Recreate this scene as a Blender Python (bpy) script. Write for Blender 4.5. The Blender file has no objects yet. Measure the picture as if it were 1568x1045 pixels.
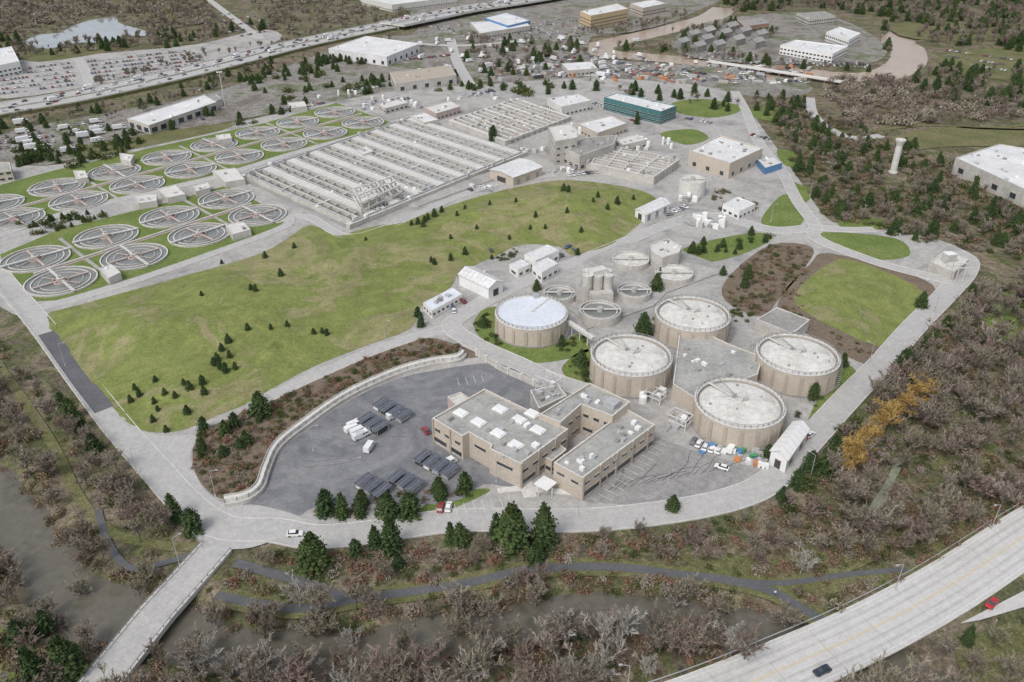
import bpy, math, random
import numpy as np
from mathutils import Vector, Matrix
from mathutils.geometry import tessellate_polygon, delaunay_2d_cdt
random.seed(11); rng=np.random.default_rng(5)
R=random.uniform
# ---------------------------------------------------------------- survey -> world (metres)
FP=1240.0; TH=math.radians(30.5); HC=162.0
ST,CT=math.sin(TH),math.cos(TH)
def G(u,v,z=0.0):
    yc=(522.5-v)/FP
    t=(HC-z)/(ST-yc*CT)
    return (t*(u-784)/FP, t*(CT+yc*ST))
def GP(pts,z=0.0): return [G(u,v,z) for u,v in pts]
scene=bpy.context.scene
# ---------------------------------------------------------------- materials
def newmat(name):
    m=bpy.data.materials.new(name); m.use_nodes=True
    nt=m.node_tree; nt.nodes.clear()
    o=nt.nodes.new('ShaderNodeOutputMaterial'); b=nt.nodes.new('ShaderNodeBsdfPrincipled')
    nt.links.new(b.outputs[0],o.inputs[0]); return m,nt,b
def ramp(nt,cols,pos=None):
    r=nt.nodes.new('ShaderNodeValToRGB'); e=r.color_ramp.elements
    n=len(cols)
    while len(e)<n: e.new(0.5)
    for i,c in enumerate(cols):
        e[i].position=pos[i] if pos else (0.3+0.4*i/max(1,n-1)); e[i].color=(*c,1)
    return r
def noise(nt,co,scale,detail=5,rough=.6,dist=0):
    n=nt.nodes.new('ShaderNodeTexNoise'); n.inputs['Scale'].default_value=scale
    n.inputs['Detail'].default_value=detail; n.inputs['Roughness'].default_value=rough
    n.inputs['Distortion'].default_value=dist
    nt.links.new(co,n.inputs['Vector']); return n
def mul(nt,a,b,fac=1.0,mode='MULTIPLY'):
    x=nt.nodes.new('ShaderNodeMix'); x.data_type='RGBA'; x.blend_type=mode
    x.inputs[0].default_value=fac
    nt.links.new(a,x.inputs[6]); nt.links.new(b,x.inputs[7]); return x.outputs[2]
def M(name,cols,scale=.05,fine=1.5,amt=.35,rough=.9,bump=0.0,rand=None,fine2=None,spec=.2,dist=0,pos=None,metal=0):
    m,nt,b=newmat(name)
    tc=nt.nodes.new('ShaderNodeTexCoord'); co=tc.outputs['Object']
    n=noise(nt,co,scale,6,.65,dist); r=ramp(nt,cols,pos); nt.links.new(n.outputs[0],r.inputs[0])
    n2=noise(nt,co,fine,4,.7); r2=ramp(nt,[(1-amt,)*3,(1+amt*.6,)*3],[.3,.7]); nt.links.new(n2.outputs[0],r2.inputs[0])
    c=mul(nt,r.outputs[0],r2.outputs[0])
    if fine2:
        n3=noise(nt,co,fine2,3,.7); r3=ramp(nt,[(1-amt,)*3,(1+amt*.6,)*3],[.35,.65]); nt.links.new(n3.outputs[0],r3.inputs[0])
        c=mul(nt,c,r3.outputs[0])
    if rand:
        oi=nt.nodes.new('ShaderNodeObjectInfo'); rr=ramp(nt,rand,[i/max(1,len(rand)-1) for i in range(len(rand))])
        nt.links.new(oi.outputs['Random'],rr.inputs[0]); c=mul(nt,c,rr.outputs[0])
    nt.links.new(c,b.inputs['Base Color'])
    b.inputs['Roughness'].default_value=rough; b.inputs['Specular IOR Level'].default_value=spec; b.inputs['Metallic'].default_value=metal
    if bump:
        bp=nt.nodes.new('ShaderNodeBump'); bp.inputs['Distance'].default_value=bump; bp.inputs['Strength'].default_value=.8
        nt.links.new(n2.outputs[0],bp.inputs['Height']); nt.links.new(bp.outputs[0],b.inputs['Normal'])
    return m
m_ground=M('scrub_ground',[(.075,.065,.045),(.16,.135,.1),(.11,.125,.05),(.25,.205,.15),(.13,.11,.08),(.09,.1,.045)],.035,.35,.42,bump=.3,fine2=1.3,dist=1.0)
m_farground=M('mixed_ground',[(.13,.13,.08),(.22,.2,.175),(.31,.29,.27),(.15,.165,.09),(.28,.26,.24)],.022,.2,.38,fine2=.8)
m_grass=M('field_grass',[(.125,.165,.05),(.175,.215,.062),(.235,.26,.085),(.185,.22,.065),(.29,.265,.14),(.205,.235,.075),(.15,.19,.055)],.018,.14,.24,bump=.1,fine2=1.1,dist=1.2)
m_lawn=M('lawn_grass',[(.12,.165,.045),(.16,.215,.06),(.22,.25,.09)],.05,.5,.28,fine2=2)
m_dullgrass=M('rough_grass',[(.11,.125,.05),(.17,.17,.075),(.23,.2,.12)],.05,.5,.38,fine2=2)
m_yard=M('yard_paving',[(.26,.255,.245),(.37,.36,.345),(.46,.445,.425),(.33,.32,.31)],.045,.4,.2,fine2=2.0,dist=.8)
m_road=M('road_surface',[(.4,.39,.38),(.48,.47,.455),(.43,.42,.41)],.05,.5,.14,fine2=2.5)
m_conc_road=M('concrete_highway',[(.5,.49,.475),(.58,.57,.555),(.54,.53,.515)],.05,.5,.1,fine2=2.5)
m_asph=M('dark_asphalt',[(.15,.155,.17),(.2,.203,.217),(.26,.262,.268),(.19,.192,.205)],.04,.3,.18,fine2=2.0,dist=2.0)
m_path=M('trail_asphalt',[(.1,.105,.11),(.15,.15,.155)],.1,1,.2)
m_newasph=M('new_asphalt',[(.11,.11,.12),(.16,.16,.17)],.1,1,.2)
m_conc=M('concrete',[(.42,.4,.365),(.53,.505,.47),(.6,.575,.54)],.15,1.0,.2,fine2=4)
m_concl=M('pale_concrete',[(.59,.575,.545),(.71,.695,.665)],.15,1,.18,fine2=4)
m_concd=M('grey_concrete',[(.27,.26,.25),(.39,.38,.36)],.15,1.2,.22,fine2=4)
m_beige=M('beige_wall',[(.49,.43,.36),(.57,.51,.435)],.12,1.2,.14,fine2=5)
m_beiged=M('beige_pilaster',[(.4,.345,.285),(.45,.395,.33)],.2,1.5,.12)
m_tankroof=M('tank_roof_coating',[(.52,.51,.475),(.68,.665,.625),(.75,.74,.71)],.13,.6,.2,fine2=3,dist=.8)
m_blueroof=M('pale_blue_roof',[(.6,.64,.7),(.71,.75,.8)],.1,.6,.1)
m_roofg=M('gravel_roof',[(.28,.28,.265),(.39,.39,.37),(.47,.46,.44)],.12,.8,.22,fine2=5)
m_white=M('white_panel',[(.72,.72,.71),(.82,.82,.81)],.3,2,.08,rough=.6)
m_whiter=M('white_roof',[(.58,.58,.58),(.76,.76,.76)],.08,.6,.16,rough=.7)
m_brick=M('brick_wall',[(.3,.19,.14),(.38,.25,.19)],.3,3,.15)
m_pink=M('rust_walkway',[(.45,.36,.325),(.54,.45,.41)],.3,3,.15)
m_glass=M('window_glass',[(.03,.04,.05),(.07,.08,.095)],.5,2,.2,rough=.15,spec=.6)
m_teal=M('teal_glass',[(.05,.15,.16),(.1,.22,.23)],.5,2,.2,rough=.2,spec=.5)
m_dark=M('dark_metal',[(.05,.05,.055),(.09,.09,.095)],.5,2,.2,rough=.5)
m_metal=M('galvanised_metal',[(.4,.405,.41),(.55,.56,.57)],.8,3,.15,rough=.5,metal=.15)
m_basin=M('basin_water',[(.1,.095,.09),(.16,.15,.135),(.24,.225,.2)],.12,.8,.25,rough=.25,spec=.5)
m_clar=M('clarifier_water',[(.17,.178,.17),(.24,.25,.235)],.12,.8,.15,rough=.2,spec=.5)
m_river=M('river_water',[(.10,.093,.07),(.15,.138,.108),(.12,.112,.085)],.05,.4,.22,rough=.1,spec=.6,bump=.05)
m_tanriver=M('muddy_river_water',[(.36,.28,.21),(.43,.345,.265)],.015,.2,.1,rough=.25)
m_pond=M('pond_water',[(.25,.265,.28),(.36,.375,.39)],.02,.1,.15,rough=.08,spec=.6)
m_yellow=M('yellow_paint',[(.6,.45,.16),(.68,.52,.22)],1,4,.2)
m_line=M('white_line_paint',[(.62,.62,.6),(.76,.76,.74)],1,4,.2)
m_soil=M('mulch_soil',[(.15,.115,.085),(.22,.17,.13),(.17,.15,.1)],.12,.8,.35,fine2=3)
m_blue=M('blue_panel',[(.1,.22,.42),(.14,.28,.48)],1,3,.15,rough=.5)
m_orange=M('orange_paint',[(.5,.2,.08),(.6,.27,.12)],1,3,.15,rough=.5)
m_ochre=M('ochre_wall',[(.55,.42,.25),(.6,.47,.3)],.3,2,.15)
m_green=M('green_paint',[(.08,.28,.12),(.1,.34,.16)],1,3,.15,rough=.5)
m_solar=M('solar_panel',[(.08,.09,.115),(.13,.14,.17)],.5,2,.2,rough=.2,spec=.6)
PAINT=[(.8,.8,.8),(.08,.08,.09),(.7,.71,.73),(.25,.26,.28),(.8,.8,.78),(.08,.11,.2),(.3,.05,.05),(.75,.75,.76),(.14,.14,.15),(.4,.38,.33)]
def paint(name,cols):
    m,nt,b=newmat(name); oi=nt.nodes.new('ShaderNodeObjectInfo')
    r=ramp(nt,cols,[i/len(cols) for i in range(len(cols))]); r.color_ramp.interpolation='CONSTANT'
    nt.links.new(oi.outputs['Random'],r.inputs[0]); nt.links.new(r.outputs[0],b.inputs['Base Color'])
    b.inputs['Roughness'].default_value=.35; b.inputs['Coat Weight'].default_value=.3; return m
m_paint=paint('car_paint',PAINT); m_red=paint('red_car_paint',[(.45,.03,.04),(.45,.03,.04)]); m_navy=paint('dark_car_paint',[(.03,.04,.06),(.03,.04,.06)])
m_vwhite=paint('white_vehicle_paint',[(.8,.8,.79),(.74,.75,.76)])
m_bark=M('bare_twigs',[(.25,.225,.195),(.37,.335,.295)],2,8,.3,rand=[(.75,.72,.68),(1.12,1.04,1.0),(.9,.88,.76),(1.25,1.22,1.15),(.8,.76,.66),(1.05,.97,.95),(.95,.97,.78)])
m_barkred=M('reddish_twigs',[(.24,.19,.17),(.35,.285,.255)],2,8,.3,rand=[(.8,.8,.75),(1.15,1.08,1.06),(1,.97,.88)])
m_pale=M('pale_birch_twigs',[(.34,.32,.285),(.46,.435,.39)],2,8,.3)
m_trunk=M('tree_bark',[(.14,.125,.105),(.21,.19,.16)],3,8,.3)
m_conif=M('conifer_needles',[(.035,.062,.03),(.065,.105,.045),(.115,.16,.07)],4.5,14,.4,rand=[(.8,.85,.8),(1.25,1.15,.95),(1,1,.9)])
m_willow=M('golden_willow_twigs',[(.34,.22,.08),(.5,.34,.12),(.43,.31,.13)],2,8,.35)
m_shrg=M('green_shrub_leaves',[(.04,.062,.03),(.085,.11,.045),(.14,.16,.07)],1.5,6,.4,rand=[(.7,.7,.7),(1.3,1.2,1),(1,1,.8)])
m_shrb=M('brown_shrub_leaves',[(.14,.11,.085),(.22,.175,.14),(.3,.245,.2)],1.5,6,.4,rand=[(.6,.62,.55),(1.25,1.06,.93),(.85,.95,.6),(1.35,1.32,1.18),(1.1,.95,.85),(.75,.85,.55)])
m_shro=M('russet_shrub_leaves',[(.23,.13,.09),(.33,.2,.145)],1.5,6,.4)
# ---------------------------------------------------------------- mesh builder
class MB:
    def __init__(s): s.v=[];s.f=[];s.mi=[];s.mats=[]
    def m(s,mat):
        if mat not in s.mats: s.mats.append(mat)
        return s.mats.index(mat)
    def add(s,vs,fs,mat):
        o=len(s.v); s.v+= [tuple(p) for p in vs]; k=s.m(mat)
        for f in fs: s.f.append([o+i for i in f]); s.mi.append(k)
    def poly(s,pts,z,mat):
        tri=tessellate_polygon([[Vector((p[0],p[1],0)) for p in pts]])
        fs=[]
        for t in tri:
            a,b,c=[pts[i] for i in t]
            cr=(b[0]-a[0])*(c[1]-a[1])-(b[1]-a[1])*(c[0]-a[0])
            fs.append(t if cr>0 else (t[2],t[1],t[0]))
        s.add([(p[0],p[1],z) for p in pts],fs,mat)
    def sides(s,pts,z0,z1,mat):
        n=len(pts); vs=[(p[0],p[1],z0) for p in pts]+[(p[0],p[1],z1) for p in pts]
        s.add(vs,[(i,(i+1)%n,n+(i+1)%n,n+i) for i in range(n)],mat)
    def prism(s,pts,z0,z1,ms,mt=None):
        pts=ccw(pts); s.sides(pts,z0,z1,ms); s.poly(pts,z1,mt or ms)
    def box(s,x,y,z,sx,sy,sz,a,mat,mt=None):
        ca,sa=math.cos(a),math.sin(a)
        P=[(x+ca*i*sx/2-sa*j*sy/2,y+sa*i*sx/2+ca*j*sy/2) for i,j in((-1,-1),(1,-1),(1,1),(-1,1))]
        s.prism(P,z,z+sz,mat,mt)
    def cyl(s,x,y,z0,z1,r0,r1,n,ms,mt=None):
        P0=[(x+r0*math.cos(2*math.pi*i/n),y+r0*math.sin(2*math.pi*i/n),z0) for i in range(n)]
        P1=[(x+r1*math.cos(2*math.pi*i/n),y+r1*math.sin(2*math.pi*i/n),z1) for i in range(n)]
        s.add(P0+P1,[(i,(i+1)%n,n+(i+1)%n,n+i) for i in range(n)],ms)
        s.add(P1,[tuple(range(n))],mt or ms)
    def ring(s,x,y,z0,z1,ri,ro,n,mat,mt=None):
        c=[(math.cos(2*math.pi*i/n),math.sin(2*math.pi*i/n)) for i in range(n)]
        vs=[(x+ro*a,y+ro*b,z0) for a,b in c]+[(x+ro*a,y+ro*b,z1) for a,b in c]+[(x+ri*a,y+ri*b,z1) for a,b in c]+[(x+ri*a,y+ri*b,z0) for a,b in c]
        f1=[];f2=[]
        for i in range(n):
            j=(i+1)%n; f1+=[(i,j,n+j,n+i),(2*n+i,2*n+j,3*n+j,3*n+i)]; f2.append((n+i,n+j,2*n+j,2*n+i))
        s.add(vs,f1,mat); s.add(vs,f2,mt or mat)
    def beam(s,p,q,w,h,mat):
        p=Vector(p);q=Vector(q);d=q-p
        if d.length<1e-6:return
        d.normalize(); up=Vector((0,0,1)) if abs(d.z)<.95 else Vector((1,0,0))
        r=d.cross(up).normalized(); u=r.cross(d).normalized()
        vs=[e+r*(i*w/2)+u*(j*h/2) for e in(p,q) for i,j in((-1,-1),(1,-1),(1,1),(-1,1))]
        s.add(vs,[(0,1,5,4),(1,2,6,5),(2,3,7,6),(3,0,4,7),(3,2,1,0),(4,5,6,7)],mat)
    def mesh(s,name,org=(0,0,0)):
        me=bpy.data.meshes.new(name)
        me.from_pydata([(a-org[0],b-org[1],c-org[2]) for a,b,c in s.v],[],s.f)
        for m in s.mats: me.materials.append(m)
        me.polygons.foreach_set('material_index',s.mi); me.update(); return me
    def obj(s,name,parent=None,center=True):
        org=(0,0,0)
        if center and s.v:
            a=np.array(s.v); org=((a[:,0].min()+a[:,0].max())/2,(a[:,1].min()+a[:,1].max())/2,0)
        ob=bpy.data.objects.new(name,s.mesh(name,org)); ob.location=org
        scene.collection.objects.link(ob)
        if parent: ob.parent=parent
        return ob
def area(p): return sum(p[i][0]*p[(i+1)%len(p)][1]-p[(i+1)%len(p)][0]*p[i][1] for i in range(len(p)))/2
def ccw(p):
    p=list(p); return p if area(p)>0 else p[::-1]
def inset(p,d):
    n=len(p);o=[]
    for i in range(n):
        a,b,c=Vector(p[i-1]),Vector(p[i]),Vector(p[(i+1)%n])
        e1=(b-a).normalized();e2=(c-b).normalized()
        n1=Vector((-e1.y,e1.x));n2=Vector((-e2.y,e2.x)); k=1+n1.dot(n2)
        q=b+(n1+n2)*(d/max(.3,k)); o.append((q.x,q.y))
    return o
def smooth(pts,closed=False,k=6):
    n=len(pts);out=[]
    for i in range(n if closed else n-1):
        g=(lambda j:pts[j%n]) if closed else (lambda j:pts[min(max(j,0),n-1)])
        a,b,c,d=g(i-1),g(i),g(i+1),g(i+2)
        for s_ in range(k):
            t=s_/k
            out.append(tuple(.5*((2*b[q])+(-a[q]+c[q])*t+(2*a[q]-5*b[q]+4*c[q]-d[q])*t*t+(-a[q]+3*b[q]-3*c[q]+d[q])*t**3) for q in range(len(b))))
    if not closed: out.append(tuple(pts[-1]))
    return out
def inpoly(P,poly):
    x,y=P[:,0],P[:,1]; r=np.zeros(len(P),bool); n=len(poly)
    for i in range(n):
        x1,y1=poly[i][:2];x2,y2=poly[(i+1)%n][:2]
        if y1==y2: continue
        c=((y1>y)!=(y2>y))&(x<(x2-x1)*(y-y1)/(y2-y1)+x1); r^=c
    return r
def dline(P,pl):
    d=np.full(len(P),1e9)
    for i in range(len(pl)-1):
        a=np.array(pl[i][:2]);b=np.array(pl[i+1][:2]);ab=b-a;L=(ab**2).sum()
        if L<1e-9: continue
        t=np.clip(((P-a)@ab)/L,0,1); q=a+t[:,None]*ab; d=np.minimum(d,np.hypot(*(P-q).T))
    return d
KO_L=[];KO_P=[]
# ---------------------------------------------------------------- rivers / terrain
rivL=smooth(GP([(-160,640),(-60,720),(15,800),(75,875),(130,925),(200,955),(262,972)],-2.5),k=5)
rivR=smooth(GP([(230,965),(262,972),(400,998),(520,1005),(650,982),(780,962),(900,942),(1050,952),(1180,975),(1330,1015),(1480,1085)],-2.5),k=5)
riv2=smooth(GP([(1110,12),(1085,28),(1010,48),(950,62),(915,72),(930,82),(1000,88),(1100,98),(1200,108),(1330,118),(1385,100),(1390,75),(1375,62),(1400,40)],-1),k=5)
pond=GP([(38,66),(58,54),(92,50),(116,38),(150,29),(176,27),(186,37),(218,46),(232,55),(192,56),(172,66),(118,66),(72,75)],0)
RIV=[(rivL,5.5,5.0),(rivR,3.8,5.0),(riv2,13.0,3.0)]
def gzv(P):
    z=-.35+.12*np.sin(P[:,0]*.13)*np.cos(P[:,1]*.11)
    for pl,hw,dep in RIV:
        wob=1.6*np.sin(P[:,0]*.21)*np.sin(P[:,1]*.17)
        d=dline(P,pl)+wob; t=np.clip((d-hw)/7.0,0,1); t=t*t*(3-2*t); z=np.minimum(z,z*t-(dep)*(1-t))
    return z
def axis(lo,hi,step,far,g=1.12):
    a=list(np.arange(lo,hi+.1,step)); s=step;x=hi
    while x<far: s*=g;x+=s;a.append(x)
    s=step;x=lo;b=[]
    while x>-far: s*=g;x-=s;b.append(x)
    return b[::-1]+a
def build_ground():
    xs=axis(-260,330,3.5,5000)
    ys=[-600,-300,-100,0,40]+list(np.arange(70,320,3.5))+list(np.arange(322,700,16))+list(np.arange(700,1300,9))+[1350,1500,1800,2300,3000,4500,7000]
    xs=sorted(set([round(x,1) for x in xs]+list(np.arange(-250,760,10.0))))
    X,Y=np.meshgrid(xs,ys); P=np.stack([X.ravel(),Y.ravel()],1); z=gzv(P)
    nx,ny=len(xs),len(ys)
    f=[(j*nx+i,j*nx+i+1,(j+1)*nx+i+1,(j+1)*nx+i) for j in range(ny-1) for i in range(nx-1)]
    me=bpy.data.meshes.new('ground'); me.from_pydata(np.column_stack([P,z]).tolist(),[],f); me.materials.append(m_ground)
    for p in me.polygons: p.use_smooth=True
    ob=bpy.data.objects.new('ground',me); scene.collection.objects.link(ob)
build_ground()
def offs(pl,o):
    out=[];n=len(pl)
    for i in range(n):
        a=Vector(pl[max(i-1,0)][:2]);b=Vector(pl[min(i+1,n-1)][:2]);d=(b-a).normalized()
        out.append((pl[i][0]-d.y*o,pl[i][1]+d.x*o))
    return out
def band(mb,pl,o0,o1,z,mat,dash=None):
    A=offs(pl,o0);B=offs(pl,o1)
    vs=[(a[0],a[1],z) for a in A]+[(b[0],b[1],z) for b in B];n=len(pl)
    fs=[(n+i,n+i+1,i+1,i) if o1<o0 else (i,i+1,n+i+1,n+i) for i in range(n-1) if not dash or (i%dash)*2<dash]
    mb.add(vs,fs,mat)
def bar(mb,pl,o0,o1,z0,z1,mat):
    A=offs(pl,o0);B=offs(pl,o1);n=len(pl)
    vs=[(*a,z0) for a in A]+[(*a,z1) for a in A]+[(*b,z1) for b in B]+[(*b,z0) for b in B]
    fs=[]
    for i in range(n-1):
        fs+=[(i,i+1,n+i+1,n+i),(n+i,n+i+1,2*n+i+1,2*n+i),(2*n+i,2*n+i+1,3*n+i+1,3*n+i)]
    fs+=[(0,n,2*n,3*n),(n-1,4*n-1,3*n-1,2*n-1)]
    mb.add(vs,fs,mat)
def resample(pl,step):
    out=[pl[0]];acc=0
    for i in range(len(pl)-1):
        a=Vector(pl[i]);b=Vector(pl[i+1]);L=(b-a).length
        if L<1e-6: continue
        t=step-acc
        while t<=L: out.append(tuple(a.lerp(b,t/L))); t+=step
        acc=(acc+L)%step if (acc+L)>=step else acc+L
    out.append(pl[-1]); return out
def road(name,px,w,z=.10,mat=m_road,kerb=True,centre=None,edge=False,k=6,ko=True,sm=True):
    pl=smooth(GP(px),k=k) if sm else GP(px)
    mb=MB(); band(mb,pl,-w/2,w/2,z,mat)
    if kerb:
        bar(mb,pl,w/2,w/2+.25,-.3,z+.13,m_concl); bar(mb,pl,-w/2-.25,-w/2,-.3,z+.13,m_concl)
    fine=resample(pl,3)
    if centre is not None: band(mb,fine,-.14,.14,z+.02,centre,None)
    if edge:
        band(mb,fine,w/2-1.0,w/2-.8,z+.02,m_line); band(mb,fine,-w/2+.8,-w/2+1.0,z+.02,m_line)
    if ko: KO_L.append((pl,w/2+1.0))
    return mb.obj(name),pl
def sheet(name,px,z,mat,sm=True,ko=False,k=4):
    p=GP(px); p=smooth(p,True,k) if sm else p
    p=ccw(p); mb=MB(); mb.poly(p,z,mat)
    if ko: KO_P.append(p)
    mb.obj(name); return p
def water(name,pl,hw,z,mat):
    mb=MB(); band(mb,pl,-hw,hw,z,mat); mb.obj(name)
water('river_water',rivL,12.5,-2.6,m_river); water('river_water',rivR,11,-2.63,m_river); water('muddy_river',riv2,17,-1.2,m_tanriver)
KO_L.append((rivL,6.5)); KO_L.append((rivR,3.2)); KO_L.append((riv2,15))
mb=MB(); mb.poly(ccw(smooth(pond,True)),.05,m_pond); mb.obj('pond_water'); KO_P.append(pond)
# ---------------------------------------------------------------- ground zones
sheet('plant_yard_pavement',[(-60,250),(-20,440),(65,503),(180,660),(300,785),(330,812),(480,812),(700,795),(900,785),(1100,765),(1190,730),(1310,600),(1440,440),(1495,405),(1440,368),(1300,345),(1262,330),(1220,270),(1170,200),(1130,150),(1060,130),(900,120),(740,130),(600,140),(330,195),(180,235),(60,255)],.0,m_yard)
sheet('industrial_lot',[(0,205),(330,140),(560,60),(700,60),(720,130),(560,150),(330,190),(150,235),(0,260)],-.12,m_farground)
sheet('storage_lot',[(640,45),(900,20),(900,80),(980,95),(1120,105),(1240,130),(1200,150),(1050,135),(900,120),(740,125),(700,80)],-.15,m_farground)
sheet('office_park_lot',[(1030,60),(1100,30),(1250,20),(1345,60),(1340,95),(1200,98),(1060,88)],-.1,m_farground)
sheet('car_park',[(-20,100),(120,85),(300,68),(400,45),(430,60),(330,92),(150,130),(-20,150)],-.13,m_yard)
sheet('industrial_yard',[(640,-20),(1100,-25),(1060,20),(920,55),(700,45),(640,30)],-.16,m_farground)
field_px=[(68,487),(130,465),(300,418),(400,388),(445,362),(475,345),(520,359),(560,350),(640,332),(720,305),(800,285),(870,276),(960,287),(1003,303),(998,325),(965,355),(935,378),(880,392),(855,378),(800,375),(760,392),(705,418),(690,440),(645,470),(630,503),(560,530),(480,562),(412,598),(370,622),(330,638),(283,658),(240,663),(205,655),(180,640),(150,608),(105,545)]
fieldW=ccw(smooth(GP(field_px),True,3))
ridge=GP([(520,415),(560,395),(620,372),(660,350),(720,335),(800,322),(870,318)])
ridge2=GP([(150,545),(230,520),(330,505),(420,470),(500,440),(545,405)])
def fz(P):
    P=np.asarray(P,float).reshape(-1,2)
    d=dline(P,fieldW+[fieldW[0]]); t=np.clip(d/30,0,1); t=t*t*(3-2*t)
    h=3.2+1.2*np.sin(P[:,0]*.021+P[:,1]*.017)+.8*np.sin(P[:,0]*.05-P[:,1]*.035+1)+.4*np.sin(P[:,0]*.11+P[:,1]*.09)
    h=h+3.2*np.exp(-(dline(P,ridge)/11)**2)+2.6*np.exp(-(dline(P,ridge2)/11)**2)
    return .06+t*np.maximum(h,.4)*inpoly(P,fieldW)
def build_field():
    a=np.array(fieldW); xs=np.arange(a[:,0].min(),a[:,0].max(),4.5); ys=np.arange(a[:,1].min(),a[:,1].max(),4.5)
    X,Y=np.meshgrid(xs,ys); P=np.stack([X.ravel(),Y.ravel()],1)
    P=P[inpoly(P,fieldW)]; P=P[dline(P,fieldW+[fieldW[0]])>1.5]
    vs=[Vector(p) for p in fieldW]+[Vector(p) for p in P.tolist()]; n=len(fieldW)
    r=delaunay_2d_cdt(vs,[(i,(i+1)%n) for i in range(n)],[],1,1e-4)
    V=np.array([tuple(v) for v in r[0]]); z=fz(V)
    me=bpy.data.meshes.new('grass_field'); me.from_pydata(np.column_stack([V,z]).tolist(),[],[list(f) for f in r[2]]); me.materials.append(m_grass)
    for p in me.polygons: p.use_smooth=True
    me.update(); 
    ob=bpy.data.objects.new('grass_field',me); scene.collection.objects.link(ob)
build_field()
sheet('lawn',[(1285,397),(1340,410),(1400,437),(1418,462),(1395,500),(1352,532),(1290,508),(1235,480),(1215,458),(1240,425)],.09,m_grass,k=2)
sheet('planting_bed',[(1195,485),(1198,450),(1240,405),(1270,388),(1400,422),(1432,458),(1355,552),(1300,548),(1250,520)],.05,m_soil)
sheet('planting_bed',[(1115,425),(1180,375),(1245,380),(1225,420),(1195,455),(1165,485),(1110,460)],.05,m_soil)
sheet('planting_bed',[(300,668),(330,650),(415,615),(520,565),(640,520),(690,525),(735,545),(695,552),(600,574),(530,607),(470,648),(422,685),(406,715),(400,742),(378,760),(345,765),(318,752),(296,715)],.05,m_soil)
for g in [[(1165,340),(1185,310),(1205,298),(1232,320),(1225,345),(1190,352)],[(1048,380),(1150,357),(1182,366),(1130,392),(1060,404)],
          [(1030,158),(1080,152),(1138,165),(1100,180),(1040,174)],[(1148,168),(1195,165),(1185,185),(1155,180)],[(1010,205),(1060,198),(1085,212),(1050,222)],
          [(1262,356),(1370,365),(1392,392),(1330,397),(1262,374)],[(725,498),(760,470),(850,520),(885,512),(902,538),(830,556),(765,543)],
          [(1235,648),(1285,560),(1316,577),(1300,610),(1262,642)],[(862,560),(900,535),(915,575),(905,600),(870,580)],[(640,790),(660,768),(725,750),(750,752),(700,776)],
          [(1285,340),(1350,335),(1350,350),(1300,352)],[(1190,230),(1225,235),(1222,255),(1200,252)],[(1195,275),(1240,290),(1235,310),(1215,300)]]:
    sheet('lawn_patch',g,.07,m_lawn)
for g in [[(1500,465),(1600,440),(1600,540),(1530,525)],[(-30,960),(50,990),(70,1045),(40,1090),(-60,1090)],[(1470,985),(1560,955),(1620,1000),(1560,1060),(1480,1035)],[(1440,85),(1600,70),(1600,120),(1480,115)],
          [(1350,215),(1450,195),(1600,200),(1600,222),(1450,225),(1370,235)],[(1380,35),(1600,40),(1600,60),(1400,60)],[(40,80),(200,65),(190,75),(60,95)],[(1040,850),(1250,850),(1330,800),(1390,820),(1290,880),(1150,890)],
          [(120,225),(330,190),(340,200),(140,240)],[(1440,690),(1530,680),(1500,720),(1430,720)],[(240,0),(270,30),(230,28),(210,0)],[(1420,820),(1568,740),(1600,760),(1450,850)]]:
    sheet('rough_grass',g,.02,m_dullgrass if g[0][0]!=1500 and g[0][0]!=-30 else m_lawn)
sheet('marsh_pool',[(1372,702),(1362,725),(1352,745),(1338,765),(1325,790),(1322,806),(1338,803),(1345,785),(1358,765),(1368,740),(1382,712)],.06,M('algae_water',[(.15,.16,.11),(.27,.29,.21),(.2,.19,.14)],.15,.6,.3,rough=.3),ko=True)
# roads
asph=sheet('parking_lot',[(700,562),(755,557),(800,570),(850,590),(850,660),(800,740),(740,742),(690,770),(560,772),(480,778),(455,790),(392,786),(372,772),(405,752),(415,722),(432,690),(475,655),(535,614),(610,580)],.08,m_asph,ko=True)
sheet('service_yard',[(1000,668),(1060,690),(1185,725),(1130,757),(1000,775),(905,770),(880,765)],.06,M('cracked_asphalt',[(.27,.265,.255),(.38,.37,.36)],.06,.5,.24,fine2=2.5,dist=2),sm=False,ko=True)
road('perimeter_road',[(-70,340),(-30,385),(5,430),(62,497),(118,572),(178,650),(235,715),(290,775),(345,808),(420,812),(480,822),(560,816),(700,797),(880,797),(1000,787),(1110,767),(1180,737),(1232,682),(1300,608),(1350,557),(1400,500),(1450,450),(1478,418),(1482,398),(1462,385)],9)
road('new_asphalt_lane',[(72,510),(118,574),(160,628)],6.5,.13,m_newasph,kerb=False)
sheet('road_junction',[(170,640),(200,655),(250,668),(300,668),(292,700),(310,745),(345,772),(400,775),(470,800),(400,835),(350,842),(315,838),(280,795),(220,730)],.12,m_road,ko=True)
road('field_road',[(415,608),(470,582),(560,543),(640,515),(690,502)],5,.11)
road('plant_road',[(1238,350),(1180,352),(1090,330),(1020,345),(940,378),(880,402),(830,420),(770,447),(715,478),(692,500),(730,528),(790,555),(850,583),(905,600)],8,.12)
road('site_road',[(1125,140),(1142,170),(1160,215),(1195,260),(1222,310),(1248,345),(1250,365),(1330,398),(1400,418),(1462,432)],6.5,.13)
road('cross_road',[(1238,347),(1290,352),(1340,352)],6,.14)
road('inner_road',[(420,340),(470,332),(530,362),(600,345),(700,302),(790,275),(850,268)],5,.13)
road('clarifier_road',[(60,472),(150,448),(280,405),(430,350),(440,335)],5,.14)
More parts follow.
